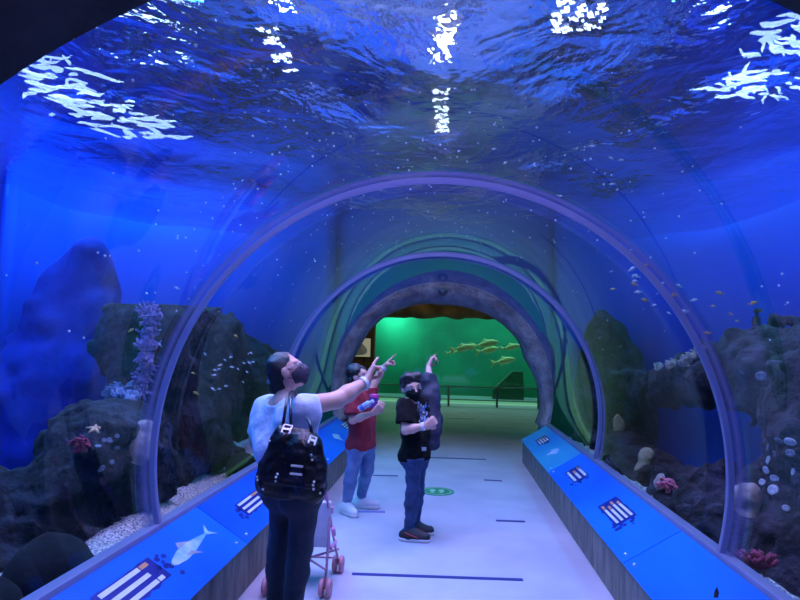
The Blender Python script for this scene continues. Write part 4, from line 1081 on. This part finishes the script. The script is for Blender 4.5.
jn = leg_prims(B, 'R', s, .92) + leg_prims(B, 'L', s, .92) + torso_prims(B, s, .8)[0]
jns = blob('jeans', jn, .0065, M_jeansm, boy, org=org, inf=.012, pad=.02, noise=[(.006, 13, 37), (.006, 30, 38)], cuts=[(cH + tu * .01, tu), ((0, 0, .07), (0, 0, -1))])
bm = bmesh.new(); box(bm, (-.018, -.006, -.014), (.018, .006, .014)); o = obj('belt_buckle', bm, M_screw, jns, loc=Vector(P(424, 449, 4.93) - org))
shoes(boy, B, .9, org, M_shoeb, M_sole, M_redtrim)
wristband(boy, B['eR'], B['wR'], .95, org, .06)
# navy jacket over the raised arm and shoulder
jk = [cap(B['sL'] + np.array([.0, .03, -.02]), B['eL'] + np.array([0, 0, .01]), .075, .066, k=.05), cap(B['eL'] + np.array([.0, 0, .0]), P(432, 392, 5.22), .062, .064, k=.05), cap(P(433, 392, 5.22), P(435.5, 428, 5.14), .055, .05, k=.04), cap(P(427, 398, 5.17), P(430, 443, 5.1), .055, .05, k=.05), cap(P(435, 428, 5.14), P(434, 444, 5.14), .05, .044, k=.04), cap(P(436, 398, 5.24), P(438, 424, 5.2), .042, .034, k=.03)]
jo = Vector(P(433, 447, 5.12)); o = blob('jacket', jk, .0075, M_navyj, None, org=np.array(jo), loc=jo, pad=.03, noise=[(.012, 9, 39), (.014, 18, 40)], cuts=[(P(429, 371, 5.33), unit(B['wL'] - B['eL']))])
tag(o, 'navy jacket hanging from the raised arm of the boy in black', 'jacket')

# ---------------------------------------------------------------- the boy in the maroon shirt
T = {'sR': P(354, 397, 5.62), 'sL': P(369, 394, 5.95), 'eR': P(352.5, 420, 5.55), 'wR': P(373, 413, 5.50), 'eL': P(377.5, 378, 6.0), 'wL': P(384, 367, 6.03),
     'hR': P(357, 446, 5.72), 'hL': P(367, 445, 5.88), 'kR': P(352, 471, 5.72), 'kL': P(367, 471, 5.95)}
T['aR'] = ankle(346.5, 502, 5.76); T['aL'] = ankle(361, 497, 5.99)
T['tR'] = T['aR'] + unit((.55, -.6, 0)) * .13; T['tL'] = T['aL'] + unit((.98, .05, 0)) * .15
org = np.array([(T['aR'][0] + T['aL'][0]) / 2, (T['aR'][1] + T['aL'][1]) / 2, 0])
teen = empty('person', Vector(org), 'boy in maroon shirt and light jeans pointing up, holding a bottle', 'person', 'visitors pointing up at the fish')
s = .92
hc = P(358.5, 376, 5.82); hp, hf = head_prims(hc, (.93, -.2, .2), 1.0, up=(-.1, 0, 1))
tp, (tx, tf, tu, cS, cH) = torso_prims(T, s, .86)
neck = [cap(cS, hf[3](0, -.02, -.06), .05, .046, k=.03)]
hL = hand(T['wL'], P(391, 359.5, 6.05) - T['wL'], (.5, -.2, -.85), -1, 1.0, [.05, 1.1, 1.2, 1.2], .9)
hR = hand(T['wR'], P(381, 406, 5.5) - T['wR'], (-.1, .8, .5), -1, 1.0, [.7, .8, .9, .9], .5)
body = hp + neck + tp + arm_prims(T, 'R', s) + arm_prims(T, 'L', s) + leg_prims(T, 'R', s, .84) + leg_prims(T, 'L', s, .84) + foot_prims(T, 'R', s) + foot_prims(T, 'L', s) + hL + hR
blob('body', body, .0065, M_skin, teen, org=org, pad=.02)
eyes(teen, hf, 1.0, org); mask_part(teen, hf, 1.0, org, M_mask)
r, f, u, at, F = hf
blob('hair', [ell(at(0, -.02, .045), (.084, .1, .085), F, k=.03), ell(at(0, -.06, -.01), (.07, .05, .08), F, k=.03)], .006, M_hair, teen, org=org, pad=.02, noise=[(.012, 26, 41)],
     cuts=[lambda G: -(np.linalg.norm(((G - at(0, .09, -.035)) @ F.T) / np.array((.1, .085, .09)), axis=-1) - 1) * .07, (at(0, 0, -.06), -u)])
aR = unit(T['eR'] - T['sR']); aL = unit(T['eL'] - T['sL'])
tee = torso_prims(T, s, .96)[0] + [clip(cap(T['sR'], T['eR'] * .8 + T['sR'] * .2, .058, .066, k=.04), T['sR'] + (T['eR'] - T['sR']) * .78, aR), clip(cap(T['sL'], T['eL'], .058, .06, k=.04), T['sL'] + (T['eL'] - T['sL']) * .8, aL)]
blob('t_shirt', tee, .007, M_maroon, teen, org=org, inf=.018, pad=.02, noise=[(.01, 10, 42), (.006, 22, 43)], cuts=[(cH - tu * .03, -tu), (cS + tu * .06, tu)])
jn = leg_prims(T, 'R', s, .92) + leg_prims(T, 'L', s, .92) + torso_prims(T, s, .8)[0]
blob('jeans', jn, .007, M_jeansl, teen, org=org, inf=.014, pad=.02, noise=[(.007, 13, 44), (.006, 28, 45)], cuts=[(cH + tu * .0, tu), ((0, 0, .07), (0, 0, -1))])
shoes(teen, T, .98, org, M_shoew, M_sole)
wristband(teen, T['eL'], T['wL'], .98, org, .12)
# bottle and pink tumbler in his arm
def along(o, a, b): o.matrix_world = Matrix.Translation(Vector(a)) @ face_mat(Vector(np.array(b) - np.array(a)))
e = empty('water_bottle', (0, 0, 0), 'small pale water bottle held against the maroon shirt', 'bottle'); along(e, P(359.5, 409, 5.48), P(370.5, 402.5, 5.44))
obj('bottle_body', lathe(bmesh.new(), [(.028, 0), (.031, .01), (.031, .07), (.028, .075), (.031, .08), (.03, .11), (.014, .135), (.014, .145)], 16), mat('pale bottle', srgb(196, 205, 226), rough=.2), e, smooth=True)
obj('cap', lathe(bmesh.new(), [(.016, .142), (.016, .165)], 14), M_band, e)
obj('label', lathe(bmesh.new(), [(.0318, .02), (.0318, .06)], 16), mat('bottle label', srgb(110, 120, 190), rough=.5), e)
e = empty('tumbler', Vector(P(374, 408, 5.56)), 'pink and purple tumbler held by the boy in maroon', 'tumbler')
obj('cup', lathe(bmesh.new(), [(.036, 0), (.044, .10)], 18), mat('purple cup', srgb(120, 70, 170), rough=.4), e)
obj('lid', lathe(bmesh.new(), [(.047, .1), (.047, .125), (.03, .13)], 18), mat('pink lid', srgb(225, 90, 160), rough=.4), e)

# ---------------------------------------------------------------- the black handbag
M_leather = mat('black patent leather', srgb(8, 8, 11), srgb(15, 15, 19), rough=0.4, scale=16, bump=0.8, bscale=16, spec=0.22)
M_leather2 = mat('black leather trim', srgb(16, 18, 26), rough=0.4)
M_metal = mat('pale metal buckle', srgb(225, 222, 215), rough=0.35, metal=0.1)
hc0 = np.array(P(291, 463, 3.0)); bn = unit((-.12, -1, 0)); bx = unit(np.cross((0, 0, 1), -bn)); 
bx = unit((1, -.12, -.03)); bz = np.cross(bx, -bn); bz = unit(bz) * (1 if bz[2] > 0 else -1); bn = np.cross(bx, bz)
bag = empty('handbag', Vector(hc0), 'black patent leather handbag hanging at the woman\'s right side', 'handbag')
bp = lambda x, d, z: hc0 + bx * x + bn * d + bz * z
sk = lambda px, py: bp((px - 291) * 3.0 / FPX, 0, -(py - 463) * 3.0 / FPX)
bd = [cap(sk(270, 486), sk(316, 489), .05, .05, k=.05), cap(sk(266, 482), sk(281, 438), .06, .05, k=.05), cap(sk(317, 482), sk(308, 443), .055, .05, k=.05), cap(sk(281, 438), sk(308, 443), .05, .05, k=.05), cap(sk(278, 470), sk(311, 470), .08, .08, k=.06), cap(sk(290, 450), sk(300, 450), .07, .07, k=.06)]
bo = blob('bag_body', bd, .006, M_leather, bag, org=hc0, pad=.03, noise=[(.012, 11, 46), (.006, 30, 47)])
def on_bag(px, py, lift=.004):
    B_ = on_bag.b; h = hit(B_, px, py); return (h[0] + h[1] * lift - Vector(hc0), h[1]) if h else (Vector(sk(px, py) + bn * -.08 - hc0), Vector(bn))
on_bag.b = BVHTree.FromPolygons([v.co + Vector(hc0) for v in bo.data.vertices], [tuple(p.vertices) for p in bo.data.polygons])
bm = bmesh.new(); tube(bm, [on_bag(x, y, .0)[0] for x, y in ((263, 482), (275, 483), (290, 485), (305, 487.5), (320, 489))], .006, 8); obj('base_trim', bm, M_leather2, bag)
bm = bmesh.new(); p, n = on_bag(297, 470, .002); Mb = Matrix.Translation(p) @ face_mat(n)
X0 = (Mb.inverted().to_3x3() @ Vector(bx)).normalized(); ang = math.atan2(X0.y, X0.x); Mb = Mb @ Matrix.Rotation(ang, 4, 'Z')
pl = bmesh.new(); box(pl, (-.029, -.022, 0), (.029, .022, .003), Mb); o = obj('name_plate', pl, mat('dark plate', srgb(40, 44, 66), rough=.3), bag)
for y in (-.019, .019):
    b2 = bmesh.new(); box(b2, (-.03, y - .005, 0), (.03, y + .005, .01), Mb); obj('plate_bar', b2, M_metal, o)
def buckle(px, py, w, h_, m=M_metal):
    p, n = on_bag(px, py, .004); Mb = Matrix.Translation(p) @ face_mat(n); X0 = (Mb.inverted().to_3x3() @ Vector(bx)).normalized(); Mb = Mb @ Matrix.Rotation(math.atan2(X0.y, X0.x), 4, 'Z')
    b = bmesh.new(); box(b, (-w, -h_, 0), (-w + .008, h_, .008), Mb); box(b, (w - .008, -h_, 0), (w, h_, .008), Mb); box(b, (-w, -.006, 0), (w, .006, .006), Mb); box(b, (-w, h_ - .006, 0), (w, h_, .008), Mb)
    obj('buckle', b, m, bag)
buckle(287, 430, .024, .026, mat('dim metal', srgb(120, 124, 140), rough=.3, metal=.8)); buckle(312, 441, .02, .023)
st = bmesh.new()
for px, py in ((257.5, 477), (258, 480), (276, 477), (277.5, 474), (275.5, 481), (314, 482), (313, 485), (313.5, 489), (320, 493), (263, 489), (270, 441), (311, 455), (312, 460)):
    ball(st, on_bag(px, py, .002)[0], .0065, u=8, v=6)
obj('studs', st, M_metal, bag)
for dx in (0, 1):
    b = bmesh.new()
    if dx == 0: pts = [sk(281, 436) - bn * .0, P(283, 425, 2.99), P(285.5, 408, 3.0), P(287.5, 397, 3.06), P(291, 391.5, 3.16), P(295, 393, 3.26), P(297, 402, 3.34)]
    else: pts = [sk(293, 434), P(291, 425, 2.98), P(290.5, 410, 3.0), P(290.5, 399, 3.05), P(294, 393.5, 3.16), P(299, 396, 3.27), P(301, 404, 3.34)]
    tube(b, [Vector(q - hc0) for q in pts], .0085, 8); obj('strap', b, M_leather2, bag, smooth=True)
b = bmesh.new(); tube(b, [Vector(q - hc0) for q in (sk(312, 440), P(311, 428, 2.97), P(309, 421, 2.99), P(306, 418, 3.05))], .0085, 8); obj('strap', b, M_leather2, bag, smooth=True)

# ---------------------------------------------------------------- the pink doll stroller
M_frame = mat('pink grey tube', srgb(190, 140, 160), rough=.35, metal=.2)
M_wheel = mat('rose wheel', srgb(206, 140, 150), srgb(190, 124, 138), rough=.6)
M_seat = mat('pale seat cloth', srgb(205, 205, 222), srgb(222, 220, 232), rough=.9)
M_seatp = mat('pink seat trim', srgb(226, 150, 190), rough=.9)
sc_ = np.array([-.86, 4.05, 0])
str_ = empty('stroller', Vector(sc_), 'small pink doll stroller with double wheels in front of the woman', 'stroller')
q = lambda v: Vector(np.array(v) - sc_)
FR, RR = np.array(PZ(325, 597, 0)), np.array(PZ(338, 572, 0)); dX = np.array([-.36, -.03, 0])
fr = {'n': FR, 'f': RR, 'n2': FR + dX, 'f2': RR + dX}
for key in ('n', 'f', 'n2', 'f2'):
    c = fr[key] + np.array([0, 0, .058])
    w_ = empty('wheel', q(c)); w_.parent = str_
    for e in (-1, 1):
        Mw = Matrix.Translation((e * .024, 0, 0)) @ Matrix.Rotation(R_(90), 4, 'Y')
        obj('tyre', lathe(bmesh.new(), [(.03, -.012), (.05, -.014), (.058, -.006), (.058, .006), (.05, .014), (.03, .012)], 20, Mw), M_wheel, w_, smooth=True)
        obj('wheel_cap', lathe(bmesh.new(), [(.031, -.009), (.031, .009)], 14, Mw), M_frame, w_)
    obj('axle', tube(bmesh.new(), [(-.04, 0, 0), (.04, 0, 0)], .007, 8), M_frame, w_)
hz = np.array([0, 0, 1.])
for e, a_, b_ in ((0, 'n', 'f'), (1, 'n2', 'f2')):
    o_ = dX * e
    top = np.array(P(333, 494, 4.05)) + o_
    obj('front_leg', tube(bmesh.new(), [q(fr[a_] + hz * .07), q(np.array(P(329, 530, 3.95)) + o_), q(np.array(P(330, 512, 4.0)) + o_)], .009, 8), M_frame, str_)
    obj('rear_leg', tube(bmesh.new(), [q(fr[b_] + hz * .07), q(np.array(P(333, 535, 4.12)) + o_), q(np.array(P(329, 512, 4.0)) + o_), q(np.array(P(327, 497, 3.95)) + o_)], .009, 8), M_frame, str_)
    obj('handle', tube(bmesh.new(), [q(np.array(P(327, 500, 3.95)) + o_), q(np.array(P(325, 490, 3.85)) + o_), q(np.array(P(323, 484, 3.78)) + o_)], [.012, .014, .014], 8), M_seatp, str_)
    obj('joint', tube(bmesh.new(), [q(np.array(P(331, 507, 4.0)) + o_), q(np.array(P(331, 513, 4.0)) + o_)], .018, 8), M_seatp, str_)
    obj('joint', tube(bmesh.new(), [q(np.array(P(333, 528, 4.05)) + o_), q(np.array(P(334, 535, 4.08)) + o_)], .015, 8), M_seatp, str_)
obj('cross_brace', tube(bmesh.new(), [q(fr['n'] + hz * .17), q(fr['f2'] + hz * .17)], .008, 8), M_frame, str_)
obj('cross_brace', tube(bmesh.new(), [q(fr['f'] + hz * .16), q(fr['n2'] + hz * .16)], .008, 8), M_frame, str_)
obj('foot_bar', tube(bmesh.new(), [q(fr['f'] + hz * .1), q(fr['f2'] + hz * .1)], .008, 8), M_frame, str_)
a0 = np.array(P(331, 503, 3.98)); sb = bmesh.new()
prof = [a0, np.array([a0[0], 3.98, .34]), np.array([a0[0], 4.02, .26]), np.array([a0[0], 4.2, .25]), np.array([a0[0], 4.24, .2])]
for i in range(len(prof) - 1):
    A, Bq = prof[i], prof[i + 1]; t_ = np.array([0, .012, .012])
    vs = [sb.verts.new(q(v)) for v in (A, A + dX, Bq + dX, Bq, A + t_, A + dX + t_, Bq + dX + t_, Bq + t_)]
    for fc in ((0, 1, 2, 3), (7, 6, 5, 4), (0, 4, 5, 1), (1, 5, 6, 2), (2, 6, 7, 3), (3, 7, 4, 0)): sb.faces.new([vs[k] for k in fc])
obj('seat_cloth', sb, M_seat, str_)
b = bmesh.new(); tube(b, [q(np.array([a0[0], 4.02, .255])), q(np.array([a0[0], 4.2, .245]))], .012, 8); tube(b, [q(np.array([a0[0], 4.24, .2])), q(np.array([a0[0], 4.24, .2]) + dX)], .012, 8); obj('seat_trim', b, M_seatp, str_)

# added blue shape in the left tank, standing in for the viewer's reflection
o = blob('reflection_standin', [ell((-4.2, 6.4, 1.0), (0.45, 0.38, 1.4), k=.4), ell((-4.0, 6.4, 1.9), (0.3, 0.28, 0.95), k=.4), ell((-4.42, 6.2, 0.6), (0.45, 0.4, 1.2), k=.4)], 0.04, mat('blue reflection tint', srgb(6, 30, 150), srgb(10, 40, 165), rough=.9, bump=.6), noise=[(.1, 1.8, 50), (.05, 5, 51)])
tag(o, 'tall blue stand-in for the silhouette mirrored in the acrylic, left tank', 'rock')

# fine air bubbles clinging to the outside of the vault
rn = random.Random(77); bm = bmesh.new()
for i in range(420):
    a = rn.gauss(0, 0.55) - 0.1; y = rn.uniform(2.2, 5.8) if i % 4 else rn.uniform(1.6, 3.2)
    if abs(a) > 1.25 or abs(y - Y1) < .06: continue
    r = rn.uniform(.0025, .0065); q = TR + .042 + r * .6
    bmesh.ops.create_icosphere(bm, subdivisions=1, radius=r, matrix=Matrix.Translation((q * math.sin(a), y, TZ + q * math.cos(a))))
tag(obj('air_bubbles', bm, mat('air bubble', srgb(225, 235, 250), rough=.2), smooth=True), 'fine air bubbles clinging to the outside of the vault', 'bubbles', kind='stuff')
